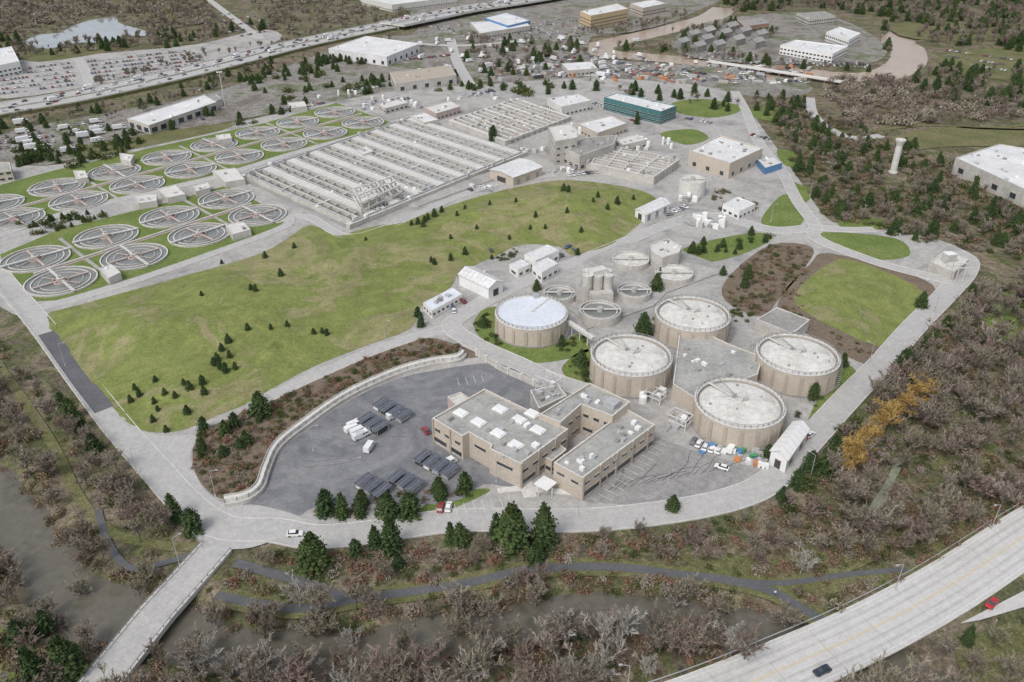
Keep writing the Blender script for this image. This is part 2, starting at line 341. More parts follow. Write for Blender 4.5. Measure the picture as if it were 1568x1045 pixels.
road('clarifier_road',[(-40,375),(90,330),(200,302),(330,272),(450,235),(560,205),(640,182)],6,.14)
road('access_road',[(1240,150),(1245,175),(1270,198),(1310,212),(1350,208)],7,.1)
road('access_road',[(1330,202),(1420,192),(1500,197),(1620,200)],4,.02,m_dullgrass,kerb=False)
road('access_road',[(1440,170),(1500,150),(1560,165),(1568,190),(1500,197)],4,.0,m_dullgrass,kerb=False)
road('access_road',[(690,60),(700,95),(720,130)],9,.1)
road('distant_road',[(120,90),(135,120),(130,145)],8,.02)
road('distant_road',[(320,0),(360,30),(400,60)],8,.02); road('distant_road',[(560,60),(700,70),(820,60)],8,.0)
hw,hwl=road('highway_road',[(1760,690),(1640,775),(1568,822),(1500,868),(1450,900),(1380,940),(1300,980),(1200,1024),(1120,1058),(1020,1095),(900,1130)],14.5,.1,m_conc_road,edge=True)
mb=MB(); f3=resample(hwl,3); band(mb,f3,-.26,-.14,.125,m_yellow);band(mb,f3,.14,.26,.125,m_yellow);band(mb,f3,-3.7,-3.55,.125,m_line,4);band(mb,f3,3.55,3.7,.125,m_line,4)
mb.obj('lane_markings')
m_tyre=M('tyre_worn_concrete',[(.46,.45,.435),(.52,.51,.495)],.1,.5,.15)
mb=MB()
for o in(-4.6,-2.4,2.4,4.6): band(mb,f3,o-.35,o+.35,.111,m_tyre)
o1=offs(f3,-6.1);o2=offs(f3,6.1)
for i in range(0,len(f3),5): mb.beam((*o1[i],.113),(*o2[i],.113),.07,.012,m_concd)
mb.obj('wheel_tracks')
mb=MB(); gr=offs(hwl,-8.3); bar(mb,gr,-.06,.06,.45,.8,m_metal)
for p in resample(gr,4): mb.box(p[0],p[1],-.3,.15,.15,1.0,0,m_trunk)
mb.obj('guard_rail')
# trails with grass verges
trail=[(330,912),(450,932),(540,918),(640,905),(720,892),(800,874),(880,868),(960,870),(1040,880),(1110,888),(1180,905),(1225,930),(1262,952)]
road('trail_verge',trail,6.5,.0,m_dullgrass,kerb=False,ko=False); road('river_trail',trail,2.8,.06,m_path,kerb=False)
road('river_trail',[(360,862),(430,882),(490,900),(530,920)],3.0,.09,m_path,kerb=False)
road('trail_verge',[(1120,889),(1220,905),(1300,890),(1390,882),(1460,850)],5,.01,m_dullgrass,kerb=False,ko=False); road('river_trail',[(1120,889),(1200,893),(1300,880),(1390,872)],1.8,.07,m_path,kerb=False)
road('grass_track',[(-60,480),(20,590),(80,680),(120,760),(170,815),(250,835),(310,838)],3.2,-.02,m_dullgrass,kerb=False)
road('river_trail',[(150,780),(165,830),(200,870),(260,860),(310,845)],2,.05,m_path,kerb=False)
mb=MB()
a=Vector(G(668,778));b=Vector(G(762,762))
d=(b-a).normalized();n_=Vector((d.y,-d.x))
for i in range(9):
    p=a+d*i*2.7; mb.beam((p.x,p.y,.16),((p+n_*5).x,(p+n_*5).y,.16),.15,.02,m_line)
mb.obj('parking_bay_lines')
mb=MB()
for (u0,v0,u1,v1) in [(908,765,1010,668),(700,580,760,572)]:
    a=Vector(G(u0,v0));b=Vector(G(u1,v1));d=(b-a).normalized();n_=Vector((d.y,-d.x));L=(b-a).length
    for i in range(int(L/3)):
        p=a+d*i*3; q=p+n_*5; mb.beam((p.x,p.y,.1),(q.x,q.y,.1),.12,.02,m_line)
mb.obj('parking_bay_lines')
mb=MB()
for k_ in range(16):
    p=Vector((*G(930+k_*12,752-k_*2.2),.085)); ang=.75+R(-.15,.15)
    for s_ in range(random.randint(2,6)):
        q=p+Vector((math.cos(ang),math.sin(ang),0))*R(2,4); mb.beam(p,q,.16,.02,m_dark); p=q; ang+=R(-.35,.35)
mb.obj('asphalt_crack_seal')
mb=MB()
for k_ in range(14):
    p=Vector((*G(R(450,640),R(640,760)),.105)); ang=R(-1,.2)
    for s_ in range(random.randint(2,5)):
        q=p+Vector((math.cos(ang),math.sin(ang),0))*R(2,5); mb.beam(p,q,.12,.02,m_path); p=q; ang+=R(-.3,.3)
mb.obj('asphalt_crack_seal')
# retaining wall
wl=smooth(GP([(345,775),(378,768),(400,752),(411,722),(428,688),(472,652),(532,611),(605,577),(660,561),(700,555),(712,545)]),k=8)
mb=MB(); bar(mb,wl,-.9,.0,-.3,1.3,m_conc); bar(mb,wl,0,1.3,-.3,2.6,m_concl)
bar(mb,wl,1.3,1.5,-.3,3.1,m_conc)
for p in resample(wl,3.5): mb.box(p[0],p[1],1.3,.15,.5,1.32,0,m_concd)
mb.obj('retaining_wall'); KO_L.append((wl,3))
wl=GP([(730,545),(770,570),(820,592),(835,600)]); mb=MB(); bar(mb,wl,-.3,.3,-.3,2.5,m_conc)
for p in resample(wl,6): mb.box(p[0],p[1],0,.9,.9,2.9,.6,m_concl)
mb.obj('concrete_ramp_wall')
# ---------------------------------------------------------------- bridge
def bridge():
    mb=MB(); pl=[G(332,838),G(290,885),G(240,940),G(160,1040),G(110,1105)]
    pl=resample(pl,6); band(mb,pl,-4.3,4.3,.25,m_road); bar(mb,pl,-4.9,-4.3,-.9,.5,m_concl); bar(mb,pl,4.3,4.9,-.9,.5,m_concl)
    band(mb,pl,-4.9,4.9,-.9,m_concd)
    for o in (-4.6,4.6):
        q=offs(pl,o); bar(mb,q,-.05,.05,1.25,1.35,m_concd); bar(mb,q,-.03,.03,.9,.95,m_concd)
        for p in resample(q,2.5): mb.box(p[0],p[1],.5,.15,.15,.8,0,m_concd)
    for i in range(4,len(pl)-2,5):
        for o in (-3,0,3):
            p=offs(pl,o)[i]; mb.cyl(p[0],p[1],-6,-.9,.5,.5,8,m_concd)
        a=offs(pl,-4.5)[i];b=offs(pl,4.5)[i]; mb.beam((*a,-1.3),(*b,-1.3),1,.8,m_concd)
    mb.obj('road_bridge'); KO_L.append((pl,6.5))
bridge()
# ---------------------------------------------------------------- freeway
fw=smooth(GP([(-160,196),(-60,178),(0,167),(120,147),(260,117),(350,95),(430,74),(520,54),(600,38)],2),k=5)
def freeway():
    mb=MB()
    bar(mb,fw,-20,20,-.4,2.0,m_dullgrass)
    for s_ in(-1,1):
        band(mb,fw,s_*1.5,s_*18.5,2.03,m_road); bar(mb,fw,s_*18.6,s_*19,2,2.9,m_concl)
        fr=resample(fw,6)
        for o in (5.5,9.2,12.9): band(mb,fr,s_*o,s_*(o+.25),2.06,m_line,4)
    bar(mb,fw,-.3,.3,2,3,m_concl); mb.obj('freeway_road'); KO_L.append((fw,21))
    mb=MB(); vp=smooth(GP([(600,37),(660,25),(720,13),(800,1),(900,-15),(1000,-26)],5),k=5)
    for o0,o1 in((-19,-1),(1,19)):
        bar(mb,vp,o0,o1,3.6,5,m_concl); band(mb,vp,o0+.5,o1-.5,5.05,m_road); bar(mb,vp,o0,o0+.4,5.04,6,m_concl); bar(mb,vp,o1-.4,o1,5.04,6,m_concl)
        for p in resample(offs(vp,(o0+o1)/2),22):
            mb.cyl(p[0],p[1],-.5,3.6,1,1,8,m_concd)
    mb.obj('freeway_viaduct'); KO_L.append((vp,21)); return vp
vp=freeway()
mb=MB(); pl=resample(GP([(1085,93),(1150,103),(1230,115),(1290,125)],3),8); bar(mb,pl,-4,4,2.2,3,m_concl)
for p in resample(pl,14): mb.box(p[0],p[1],-3,1,6,5.2,0,m_concd)
mb.obj('river_bridge')
# ---------------------------------------------------------------- vehicles
def car_mesh(name,pm,kind='car'):
    mb=MB()
    if kind=='car':
        st=[(-2.25,.55,.72,.82),(-2.1,.3,.95,.88),(-1.2,.28,1.0,.9),(1.0,.28,.95,.9),(2.0,.3,.8,.86),(2.25,.45,.65,.78)]
        vs=[];fs=[]
        for x,z0,z1,w in st: vs+=[(x,-w,z0),(x,w,z0),(x,w,z1-.12),(x,w-.1,z1),(x,-w+.1,z1),(x,-w,z1-.12)]
        for i in range(len(st)-1):
            for j in range(6): a=i*6+j;b=i*6+(j+1)%6; fs.append((a,a+6,b+6,b))
        fs+=[(5,4,3,2,1,0),tuple(30+k for k in range(6))]
        mb.add(vs,[tuple(reversed(f)) for f in fs],pm)
        vs=[(-1.9,-.78,.99),(1.1,-.78,.96),(1.1,.78,.96),(-1.9,.78,.99),(-1.4,-.62,1.42),(.3,-.62,1.42),(.3,.62,1.42),(-1.4,.62,1.42)]
        mb.add(vs,[(0,1,5,4),(1,2,6,5),(2,3,7,6),(3,0,4,7)],m_glass)
        mb.box(-.55,0,1.42,1.75,1.28,.05,0,pm)
        wh=[-1.4,1.4]; r=.33
    elif kind=='van':
        mb.prism([(-2.7,-.98),(1.6,-.98),(1.6,.98),(-2.7,.98)],.4,2.3,pm)
        vs=[(1.6,-.95,.4),(2.7,-.9,.4),(2.7,.9,.4),(1.6,.95,.4),(1.6,-.95,2.25),(1.75,-.85,2.2),(1.75,.85,2.2),(1.6,.95,2.25),(2.7,-.9,1.1),(2.7,.9,1.1),(2.1,-.93,1.2),(2.1,.93,1.2)]
        mb.add(vs,[(0,1,8,10),(0,10,5,4),(1,2,9,8),(3,11,9,2),(3,7,6,11),(8,9,11,10)],pm); mb.add([vs[10],vs[11],vs[6],vs[5]],[(0,1,2,3)],m_glass)
        mb.box(.9,0,1.45,.9,2.0,.5,0,m_glass); wh=[-1.7,1.7];r=.36
    else:
        mb.box(-1.2,0,1.0,6.5,2.4,2.6,0,pm); mb.box(-.6,0,.6,8,.9,.38,0,m_dark); mb.box(3.2,0,.55,1.9,2.2,1.4,0,pm); mb.box(3.1,0,1.95,1.4,2.05,.75,0,m_glass); mb.box(3.0,0,2.7,1.3,2.0,.08,0,pm)
        wh=[-3.2,-2.2,3.1];r=.5
    for x in wh:
        for s_ in(-1,1):
            n=10;y0,y1=s_*.7,s_*(.92 if kind=='car' else 1.0)
            if kind=='truck': y0,y1=s_*.8,s_*1.15
            v=[(x+r*math.cos(6.283*i/n),y0,r+r*math.sin(6.283*i/n)) for i in range(n)]+[(x+r*math.cos(6.283*i/n),y1,r+r*math.sin(6.283*i/n)) for i in range(n)]
            mb.add(v,[(i,(i+1)%n,n+(i+1)%n,n+i) for i in range(n)]+[tuple(range(n,2*n)),tuple(range(n))],m_dark)
    return mb.mesh(name)
ME_CAR=car_mesh('car',m_paint);ME_RED=car_mesh('car_red',m_red);ME_NAVY=car_mesh('car_dark',m_navy);ME_VAN=car_mesh('van',m_vwhite,'van');ME_TRK=car_mesh('truck',m_vwhite,'truck');ME_WCAR=car_mesh('car_white',m_vwhite)
def put(name,me,x,y,z=0,a=0,s=1.0):
    ob=bpy.data.objects.new(name,me); ob.location=(x,y,z); ob.rotation_euler=(0,0,a); ob.scale=(s,)*3 if not isinstance(s,tuple) else s
    scene.collection.objects.link(ob); return ob
def mass(name,childname,me,items):
    if not items: return
    vs=[];fs=[]
    for x,y,z,s,a in items:
        o=len(vs)
        for i,j in((-1,-1),(1,-1),(1,1),(-1,1)):
            vs.append((x+(math.cos(a)*i-math.sin(a)*j)*s/2,y+(math.sin(a)*i+math.cos(a)*j)*s/2,z))
        fs.append((o,o+1,o+2,o+3))
    pm=bpy.data.meshes.new(name); pm.from_pydata(vs,[],fs); p=bpy.data.objects.new(name,pm); scene.collection.objects.link(p)
    p.instance_type='FACES'; p.use_instance_faces_scale=True; p.instance_faces_scale=1.0
    p.show_instancer_for_render=False; p.show_instancer_for_viewport=False
    c=bpy.data.objects.new(childname,me); scene.collection.objects.link(c); c.parent=p
def row(u0,v0,u1,v1,sp=2.8,fill=.85,z=.12):
    a=Vector(G(u0,v0));b=Vector(G(u1,v1));d=(b-a);L=d.length;d.normalize();an=math.atan2(d.y,d.x)+math.pi/2
    return [(a.x+d.x*t+R(-.2,.2),a.y+d.y*t+R(-.2,.2),z,1.0,an+(math.pi if R(0,1)<.5 else 0)+R(-.04,.04)) for t in np.arange(0,L,sp) if R(0,1)<fill]
items=[]
for k_ in range(6): items+=row(-10+k_*2,112+k_*6.5,110+k_*2,97+k_*6.5,3,.75,-.1)
for k_ in range(6): items+=row(135+k_*2,95+k_*6,290+k_*8,78+k_*4.5,3,.85,-.1)
for k_ in range(5): items+=row(300+k_*15,30+k_*7,380+k_*10,18+k_*7,3.2,.5,-.1)
for k_ in range(7): items+=row(660+k_*12,42+k_*3.5,890,32+k_*4,4,.45,-.1)
for k_ in range(4): items+=row(1190,92+k_*2,1330,98+k_*2,3,.6,-.05)
for k_ in range(4): items+=row(1050,76+k_*4,1180,88+k_*4,3,.4,-.05)
for k_ in range(3): items+=row(1450,78+k_*9,1568,95+k_*9,3.2,.5,.05)
for k_ in range(3): items+=row(0,212+k_*8,90,200+k_*8,4,.55,.02)
for k_ in range(3): items+=row(100,195+k_*7,180,182+k_*7,4,.5,.02)
for k_ in range(2): items+=row(215,155+k_*45,330,135+k_*45,5,.4,.02)
mass('parked_cars_rows','car',ME_CAR,items)
items=[]
for u0,v0,u1,v1 in [(870,270,930,262),(720,292,750,285),(560,160,640,150),(700,150,760,140),(870,380,900,392),(1020,330,1050,318),(880,150,930,165),(1040,180,1090,190),(940,190,1000,180),(600,95,690,85),(690,470,712,462),(1140,205,1180,215),(430,170,500,158),(540,140,590,132)]:
    items+=row(u0,v0,u1,v1,3.2,.7,.15)
mass('parked_cars_plant','car',ME_CAR,items)
items=[]
for pl,lanes,z in ((fw,(3.5,7.3,11,15,-3.5,-7.3,-11,-15),2.06),(vp,(4,8,12,16,-4,-8,-12,-16),5.08)):
    for o in lanes:
        q=resample(offs(pl,o),R(30,42) if o<0 else R(17,23))
        for i in range(1,len(q)-1):
            if R(0,1)<.8:
                d=Vector(q[i+1])-Vector(q[i]); t_=R(-6,6)/max(d.length,1); items.append((q[i][0]+d.x*t_,q[i][1]+d.y*t_,z,1,math.atan2(d.y,d.x)+(0 if o<0 else math.pi)))
mass('freeway_traffic','car',ME_CAR,[it for i,it in enumerate(items) if i%15])
mass('freeway_trucks','truck',ME_TRK,items[::15])
items=[]
for _ in range(240):
    u=R(800,1000) if R(0,1)<.6 else R(1000,1230); v=R(88,118) if u<1000 else R(100,128)
    x,y=G(u,v); items.append((x,y,-.1,R(.9,1.3),R(0,6.28)))
mass('scrap_yard_vehicles','vehicle',ME_CAR,items)
items=[]
for _ in range(45):
    x,y=G(R(640,980),R(60,118)); items.append((x,y,-.1,R(.9,1.2),R(0,3)))
for _ in range(16):
    x,y=G(R(20,190),R(185,240)); items.append((x,y,.05,R(.9,1.2),.6+R(-.1,.1)))
mass('parked_trucks','truck',ME_TRK,items)
mb=MB()
for _ in range(150):
    x,y=G(R(740,1240),R(95,128)); mb.box(x,y,-.1,R(4,10),R(2.5,3.5),R(1,2.8),R(0,3),random.choice([m_conc,m_brick,m_metal,m_brick,m_concd,m_concd,m_white,m_concd,m_dark,m_beiged,m_orange,m_metal]))
mb.obj('scrap_yard_piles')
def car(name,me,u,v,a,z=.14): return put(name,me,*G(u,v),z,math.radians(a))
def hdir(pl,u,v):
    p=np.array(G(u,v)); i=min(range(len(pl)-1),key=lambda k:(pl[k][0]-p[0])**2+(pl[k][1]-p[1])**2)
    return math.degrees(math.atan2(pl[i+1][1]-pl[i][1],pl[i+1][0]-pl[i][0]))
car('moving_car',ME_RED,1518,927,hdir(hwl,1518,900)+6); car('moving_car',ME_NAVY,1258,1030,hdir(hwl,1258,1010)); car('parked_car',ME_WCAR,452,820,5); car('delivery_truck',ME_TRK,1085,652,35)
sheet('highway_ramp',[(1470,955),(1568,905),(1640,880),(1640,900),(1568,930),(1500,950)],.05,m_conc_road,sm=False,ko=True)
for u,v,a in [(540,660,40),(549,664,40),(556,669,40),(566,688,75),(544,654,40),(552,671,40),(688,712,40),(604,640,40)]: car('parked_van',ME_VAN,u,v,a)
for u,v,a in [(675,780,85),(687,779,85),(652,662,120),(1105,718,150),(1240,668,40),(1195,695,60)]: car('parked_car',ME_CAR,u,v,a)
for u,v,a in [(1062,678,60),(1070,682,60),(1080,687,60),(1090,690,60),(1100,692,60)]: car('parked_car',ME_CAR,u,v,a)
car('parked_van',ME_VAN,1120,690,55);car('red_truck',ME_RED,1232,673,50)
for u,v in [(752,385),(740,420),(880,385),(860,392),(695,478),(1025,330)]: car('parked_car',ME_CAR,u,v,R(0,180))
# ---------------------------------------------------------------- carports
def carport(u,v,n,a=-38):
    mb=MB(); 
    for i in range(n):
        x=(i-(n-1)/2)*3.7
        vs=[(x-1.45,-3.1,2.2),(x+1.45,-3.1,2.2),(x+1.45,3.1,2.6),(x-1.45,3.1,2.6)]
        mb.add(vs+[(a_,b_,c_+.12) for a_,b_,c_ in vs],[(3,2,1,0),(0,1,5,4),(1,2,6,5),(2,3,7,6),(3,0,4,7)],m_metal); mb.add([(a_,b_,c_+.12) for a_,b_,c_ in vs],[(0,1,2,3)],m_solar)
        for yy in(-2.4,2.4): 
            for xx in (-1.2,1.2): mb.beam((x+xx,yy,0),(x+xx,yy,2.3),.15,.15,m_metal)
        mb.box(x,-.2,.4,2.1,4.6,1.1,0,random.choice([m_white,m_dark,m_metal])); mb.beam((x,-3.05,2.36),(x,3.05,2.76),.06,.05,m_metal)
    ob=mb.obj('solar_carport',center=False); ob.location=(*G(u,v),.1); ob.rotation_euler=(0,0,math.radians(a))
for u,v,n in [(572,655,3),(601,634,4),(668,718,4),(622,745,3),(572,752,3)]: carport(u,v,n,R(-42,-36))
# ---------------------------------------------------------------- buildings
def windows(mb,p,q,z0,z1,n,frac=.6,mat=None,off=.0):
    p=Vector(p[:2]);q=Vector(q[:2]);d=(q-p);L=d.length;d.normalize();o=Vector((d.y,-d.x))*.04
    for i in range(n):
        c=p+d*(L*(i+.5)/n)+o; w=L/n*frac; a=c-d*w/2;b=c+d*w/2;zm=(z0+z1)/2
        mb.beam((a.x,a.y,zm),(b.x,b.y,zm),.12,z1-z0,mat or m_glass)
        mb.beam((a.x+o.x,a.y+o.y,z0-.1),(b.x+o.x,b.y+o.y,z0-.1),.2,.12,m_concl)
        mb.beam((a.x+o.x*3,a.y+o.y*3,z1+.12),(b.x+o.x*3,b.y+o.y*3,z1+.12),.35,.14,m_beiged)
def flat(mb,pts,h,wall,roof,par=.5,z0=-.4,wins=None,units=0,coping=None):
    pts=ccw(pts); ins=inset(pts,.45); mb.sides(pts,z0,h+par,wall); n=len(pts)
    vs=[(*p,h+par) for p in pts]+[(*p,h+par) for p in ins]; mb.add(vs,[(i,(i+1)%n,n+(i+1)%n,n+i) for i in range(n)],coping or m_concl)
    mb.sides(ins[::-1],h,h+par,wall); mb.poly(ins,h,roof)
    if wins:
        for (za,zb,sp,fr) in wins:
            for i in range(n):
                L=(Vector(pts[i])-Vector(pts[(i+1)%n])).length
                if L>3.5: windows(mb,pts[i],pts[(i+1)%n],za,zb,max(1,int(L/sp)),fr)
    a=np.array(pts); ang=math.atan2(*(a[1]-a[0])[::-1]); inn=inset(pts,2.2)
    k=0
    for _ in range(units*8):
        if k>=units: break
        x,y=R(a[:,0].min(),a[:,0].max()),R(a[:,1].min(),a[:,1].max())
        if inpoly(np.array([[x,y]]),inn)[0]:
            s=R(.8,2.2); mb.box(x,y,h-.02,s,R(.8,2.2),R(.5,1.3),ang,random.choice([m_metal,m_white,m_concd]));k+=1
def B(name,px,h,wall=m_beige,roof=m_roofg,par=.5,wins=None,units=0,ko=True):
    pts=GP(px,h); mb=MB(); flat(mb,pts,h,wall,roof,par,wins=wins,units=units)
    if ko: KO_P.append(inset(ccw(pts),-2))
    return mb.obj(name)
def gable(name,px,h,rise=1.8,wall=m_white,roof=m_whiter,door=True):
    p=ccw(GP(px,h)); P=[Vector(a) for a in p]
    if (P[1]-P[0]).length<(P[2]-P[1]).length: P=P[1:]+P[:1]
    mb=MB(); mb.sides([tuple(a) for a in P],-.3,h,wall)
    r0=(P[0]+P[3])/2;r1=(P[1]+P[2])/2;d=(r1-r0).normalized()
    mb.add([(*P[3],h),(*P[0],h),(*r0,h+rise)],[(0,1,2)],wall); mb.add([(*P[1],h),(*P[2],h),(*r1,h+rise)],[(0,1,2)],wall)
    e=.5
    for A,Bq in((P[0],P[1]),(P[3],P[2])):
        ra,rb=r0-d*e,r1+d*e; o=(A-r0).normalized()*.5; a=A-d*e+o;b=Bq+d*e+o; dz=rise*.5/max(.1,(A-r0).length)
        vs=[(*a,h-dz),(*b,h-dz),(*rb,h+rise+.05),(*ra,h+rise+.05)]
        vs2=[(x,y,z+.15) for x,y,z in vs]
        mb.add(vs+vs2,[(4,5,6,7),(0,1,5,4),(3,2,1,0),(1,2,6,5),(3,0,4,7)],roof)
        L=(rb-ra).length;nn=max(2,int(L/2.5))
        for i in range(1,nn):
            t=i/nn; p0=Vector(vs2[0]).lerp(Vector(vs2[1]),t);p1=Vector(vs2[3]).lerp(Vector(vs2[2]),t); mb.beam(p0,p1,.1,.1,m_metal)
    if door:
        windows(mb,P[0],P[1],.3,min(3.2,h-.8),max(1,int((P[1]-P[0]).length/7)),.35,m_concd); windows(mb,P[3],P[0],.3,min(3.5,h-.6),1,.35,m_dark); windows(mb,P[1],P[2],.3,min(3.5,h-.6),1,.35,m_dark)
    KO_P.append(inset(ccw([tuple(a) for a in P]),-2)); return mb.obj(name)
def office():
    mb=MB(); h=9
    A=GP([(742,598),(662,643),(708,671),(718,665),(752,684),(749,690),(797,713),(870,660)],h)
    flat(mb,A,h,m_beige,m_roofg,.7,units=9)
    cA=ccw(A)
    for i in range(len(cA)):
        p,q=cA[i],cA[(i+1)%len(cA)]; L=(Vector(p)-Vector(q)).length
        if L>12: windows(mb,p,q,5.4,6.6,int(L/4.2),.5); windows(mb,p,q,1.2,3.0,max(2,int(L/7)),.8)
        elif L>4: windows(mb,p,q,5.4,6.6,1,.5)
    for u,v in [(766,628),(733,648),(763,665),(790,683),(795,644),(824,660),(706,634),(815,635)]:
        x,y=G(u,v,h); mb.box(x,y,h,4.6,3.4,.5,-.7,m_concl,m_white); mb.box(x,y,h+.5,3.9,2.8,.35,-.7,m_white)
    Bp=GP([(903,589),(965,618),(938,640),(890,622),(858,650),(826,637)],h+1.5)
    flat(mb,Bp,h+1.5,m_beige,m_roofg,.7,wins=[(6.8,8.0,3.8,.5),(1.5,2.8,5,.6)],units=9)
    C=GP([(960,629),(1003,653),(892,735),(848,711)],h-1)
    flat(mb,C,h-1,m_beige,m_roofg,.7,wins=[(5.2,6.2,4.2,.5)],units=14)
    cc=ccw(C)
    for i in range(4):
        L=(Vector(cc[i])-Vector(cc[(i+1)%4])).length
        if L>20: windows(mb,cc[i],cc[(i+1)%4],.9,3.0,3,.94)
    for poly,hh in((cA,h),(cc,h-1)):
        for i in range(len(poly)):
            p,q=Vector(poly[i]),Vector(poly[(i+1)%len(poly)]); L=(q-p).length
            if L>12:
                dd=(q-p)/L; o=Vector((dd.y,-dd.x))*.15
                for k in range(0,int(L/8)+1):
                    c=p+dd*(min(L-.4,k*8+.4))+o; mb.box(c.x,c.y,-.3,.6,.45,hh+.9,math.atan2(dd.y,dd.x),m_beiged,m_beige)
    D=GP([(838,668),(868,690),(845,708),(815,690)],5); flat(mb,D,5,m_beige,m_roofg,.4,wins=[(1.2,2.8,2.5,.7)])
    E=GP([(685,607),(705,600),(722,612),(700,622)],6); flat(mb,E,5.5,m_pink,m_concl,.4)
    F_=GP([(812,600),(855,592),(868,608),(825,628)],5); flat(mb,F_,5,m_conc,m_roofg,.6,units=9)
    x,y=G(937,622,h+1.5); mb.box(x,y,h+1.5,4,4,2,-.7,m_metal); 
    x,y=G(835,742,3); 
    mb.box(x,y,3.2,5,5,.3,-.7,m_concl,m_white)
    for i in(-1,1):
        for j in(-1,1): mb.box(x+i*2,y+j*2,0,.3,.3,3.2,-.7,m_concl)
    mb.obj('office_building')
    for P in (A,Bp,C,F_): KO_P.append(inset(ccw(P),-3))
office()
m_walk=m_concl
mb=MB(); bar(mb,GP([(800,725),(812,762)]),-2,2,0,.16,m_walk); bar(mb,GP([(762,752),(800,748),(880,755)]),-1.2,1.2,0,.17,m_walk); mb.obj('entrance_walkway')
W1=[(1.0,2.2,4,.5)]; W2=[(1,2.2,4,.6),(4.4,5.6,4,.6)]
gable('white_shed',[(703,420),(724,409),(770,431),(748,441)],5.5)
gable('white_shed',[(973,321),(1012,303),(1025,312),(988,329)],4.5,1.2)
gable('storage_shed',[(750,260),(796,243),(830,256),(786,272)],5.5,1.2,m_beige,m_whiter)
B('site_trailer',[(648,464),(693,441),(708,451),(661,477)],3.6,m_white,m_blueroof,.15,[(1.3,2.3,2.5,.5)],6)
B('white_annex',[(803,390),(838,375),(856,384),(820,400)],5,m_white,m_whiter,.2,W1)
B('white_annex',[(815,405),(838,395),(855,404),(830,418)],5,m_white,m_whiter,.2,W1)
B('white_annex',[(780,405),(798,398),(812,405),(793,414)],4,m_white,m_whiter,.2,W1)
B('white_workshop',[(1107,313),(1130,302),(1157,313),(1132,325)],4.5,m_white,m_whiter,.3,W1,1)
B('maintenance_building',[(1055,232),(1102,209),(1168,229),(1118,252)],9,m_beige,m_whiter,.8,[(1,3.5,9,.25)],14)
B('glass_laboratory_building',[(925,150),(945,143),(1036,163),(1012,172)],9,m_teal,m_whiter,.6,W2,6)
B('warehouse_building',[(1463,243),(1530,222),(1640,240),(1640,310),(1570,292)],9,m_conc,m_whiter,.6,[(2,5,12,.3)],26)
B('warehouse_building',[(503,75),(560,56),(642,68),(592,88)],8,m_whiter,m_whiter,.5,[(1,4,10,.3)],8)
B('warehouse_building',[(597,112),(688,101),(699,116),(606,129)],7,m_conc,m_beiged,.5,[(1,4,10,.3)],6)
B('depot_building',[(195,182),(312,146),(332,157),(228,193)],6,m_conc,m_whiter,.4,[(.6,4,8,.6)],5)
B('depot_building',[(305,152),(330,145),(340,152),(318,160)],5,m_conc,m_concd,.4)
B('blue_trim_building',[(742,28),(775,20),(812,32),(778,40)],8,m_blue,m_whiter,.5,W2,3)
B('tan_office_building',[(888,18),(945,6),(962,14),(905,25)],14,m_ochre,m_whiter,.5,[(1,2.2,4,.6),(4.5,5.7,4,.6),(8,9.2,4,.6)],3)
B('commercial_building',[(965,6),(1000,0),(1020,6),(985,13)],10,m_beige,m_whiter,.5,W2,2)
B('commercial_building',[(550,-4),(640,-14),(700,-4),(600,8)],8,m_concl,m_whiter,.5,W1,5)
B('commercial_building',[(720,35),(800,30),(812,40),(735,52)],6,m_conc,m_whiter,.5,W1,4)
B('commercial_building',[(1195,70),(1218,62),(1298,72),(1275,84)],8,m_white,m_whiter,.6,W2,6)
B('commercial_building',[(1265,50),(1285,42),(1318,52),(1300,62)],8,m_white,m_whiter,.6,W2,4)
B('commercial_building',[(1220,22),(1262,18),(1280,26),(1240,31)],7,m_conc,m_concd,.6,W2,4)
B('commercial_building',[(-30,80),(18,72),(30,95),(-20,105)],10,m_white,m_whiter,.6,W2,4)
B('commercial_building',[(860,98),(905,95),(915,105),(870,109)],5,m_conc,m_whiter,.4,W1,4)
B('commercial_building',[(1130,32),(1165,28),(1178,36),(1140,41)],6,m_brick,m_concd,.4,W1,2)
B('depot_building',[(-30,252),(15,250),(18,262),(-30,268)],6,m_beige,m_roofg,.6,W2,2)
for u,v in [(1045,62),(1062,50),(1085,45),(1110,48),(1130,58),(1100,66),(1070,68),(1140,45),(1120,38),(1160,62),(1082,57),(1165,50)]:
    gable('apartment_house',[(u-14,v),(u,v-4),(u+12,v),(u-2,v+4)],6,2.5,m_concd,m_concd if R(0,1)<.6 else m_roofg,False)
B('dark_roof_building',[(1158,490),(1190,472),(1240,491),(1222,506),(1212,512)],4.5,m_conc,m_concd,.4)
B('digester_control_building',[(1040,512),(1065,503),(1092,517),(1120,530),(1168,548),(1160,575),(1065,612),(1030,590)],6,m_beige,m_roofg,.5,None,14)
B('process_building',[(840,196),(870,190),(884,200),(884,212),(850,218)],15,m_conc,m_concl,.6,[(2,3,5,.4),(6,7,5,.4),(10,11,5,.4)],4)
B('process_building',[(885,190),(935,178),(960,190),(915,205)],6,m_beige,m_whiter,.6,W1,5)
B('process_building',[(862,228),(895,212),(945,208),(940,222),(888,240)],9,m_conc,m_concd,.6,[(1,3,5,.5)],10)
B('process_building',[(838,152),(885,145),(905,155),(860,165)],7,m_concl,m_whiter,.6,W1,5)
B('process_building',[(650,165),(690,155),(705,164),(668,175)],5,m_pink,m_concl,.5,W1,3)
B('process_building',[(628,178),(650,173),(672,184),(650,189)],4,m_conc,m_whiter,.5,None,3)
B('process_building',[(580,160),(615,152),(625,158),(590,167)],4,m_conc,m_concl,.4,W1,3)
B('process_building',[(940,215),(975,207),(990,215),(955,223)],5,m_conc,m_concl,.4,W1,3)
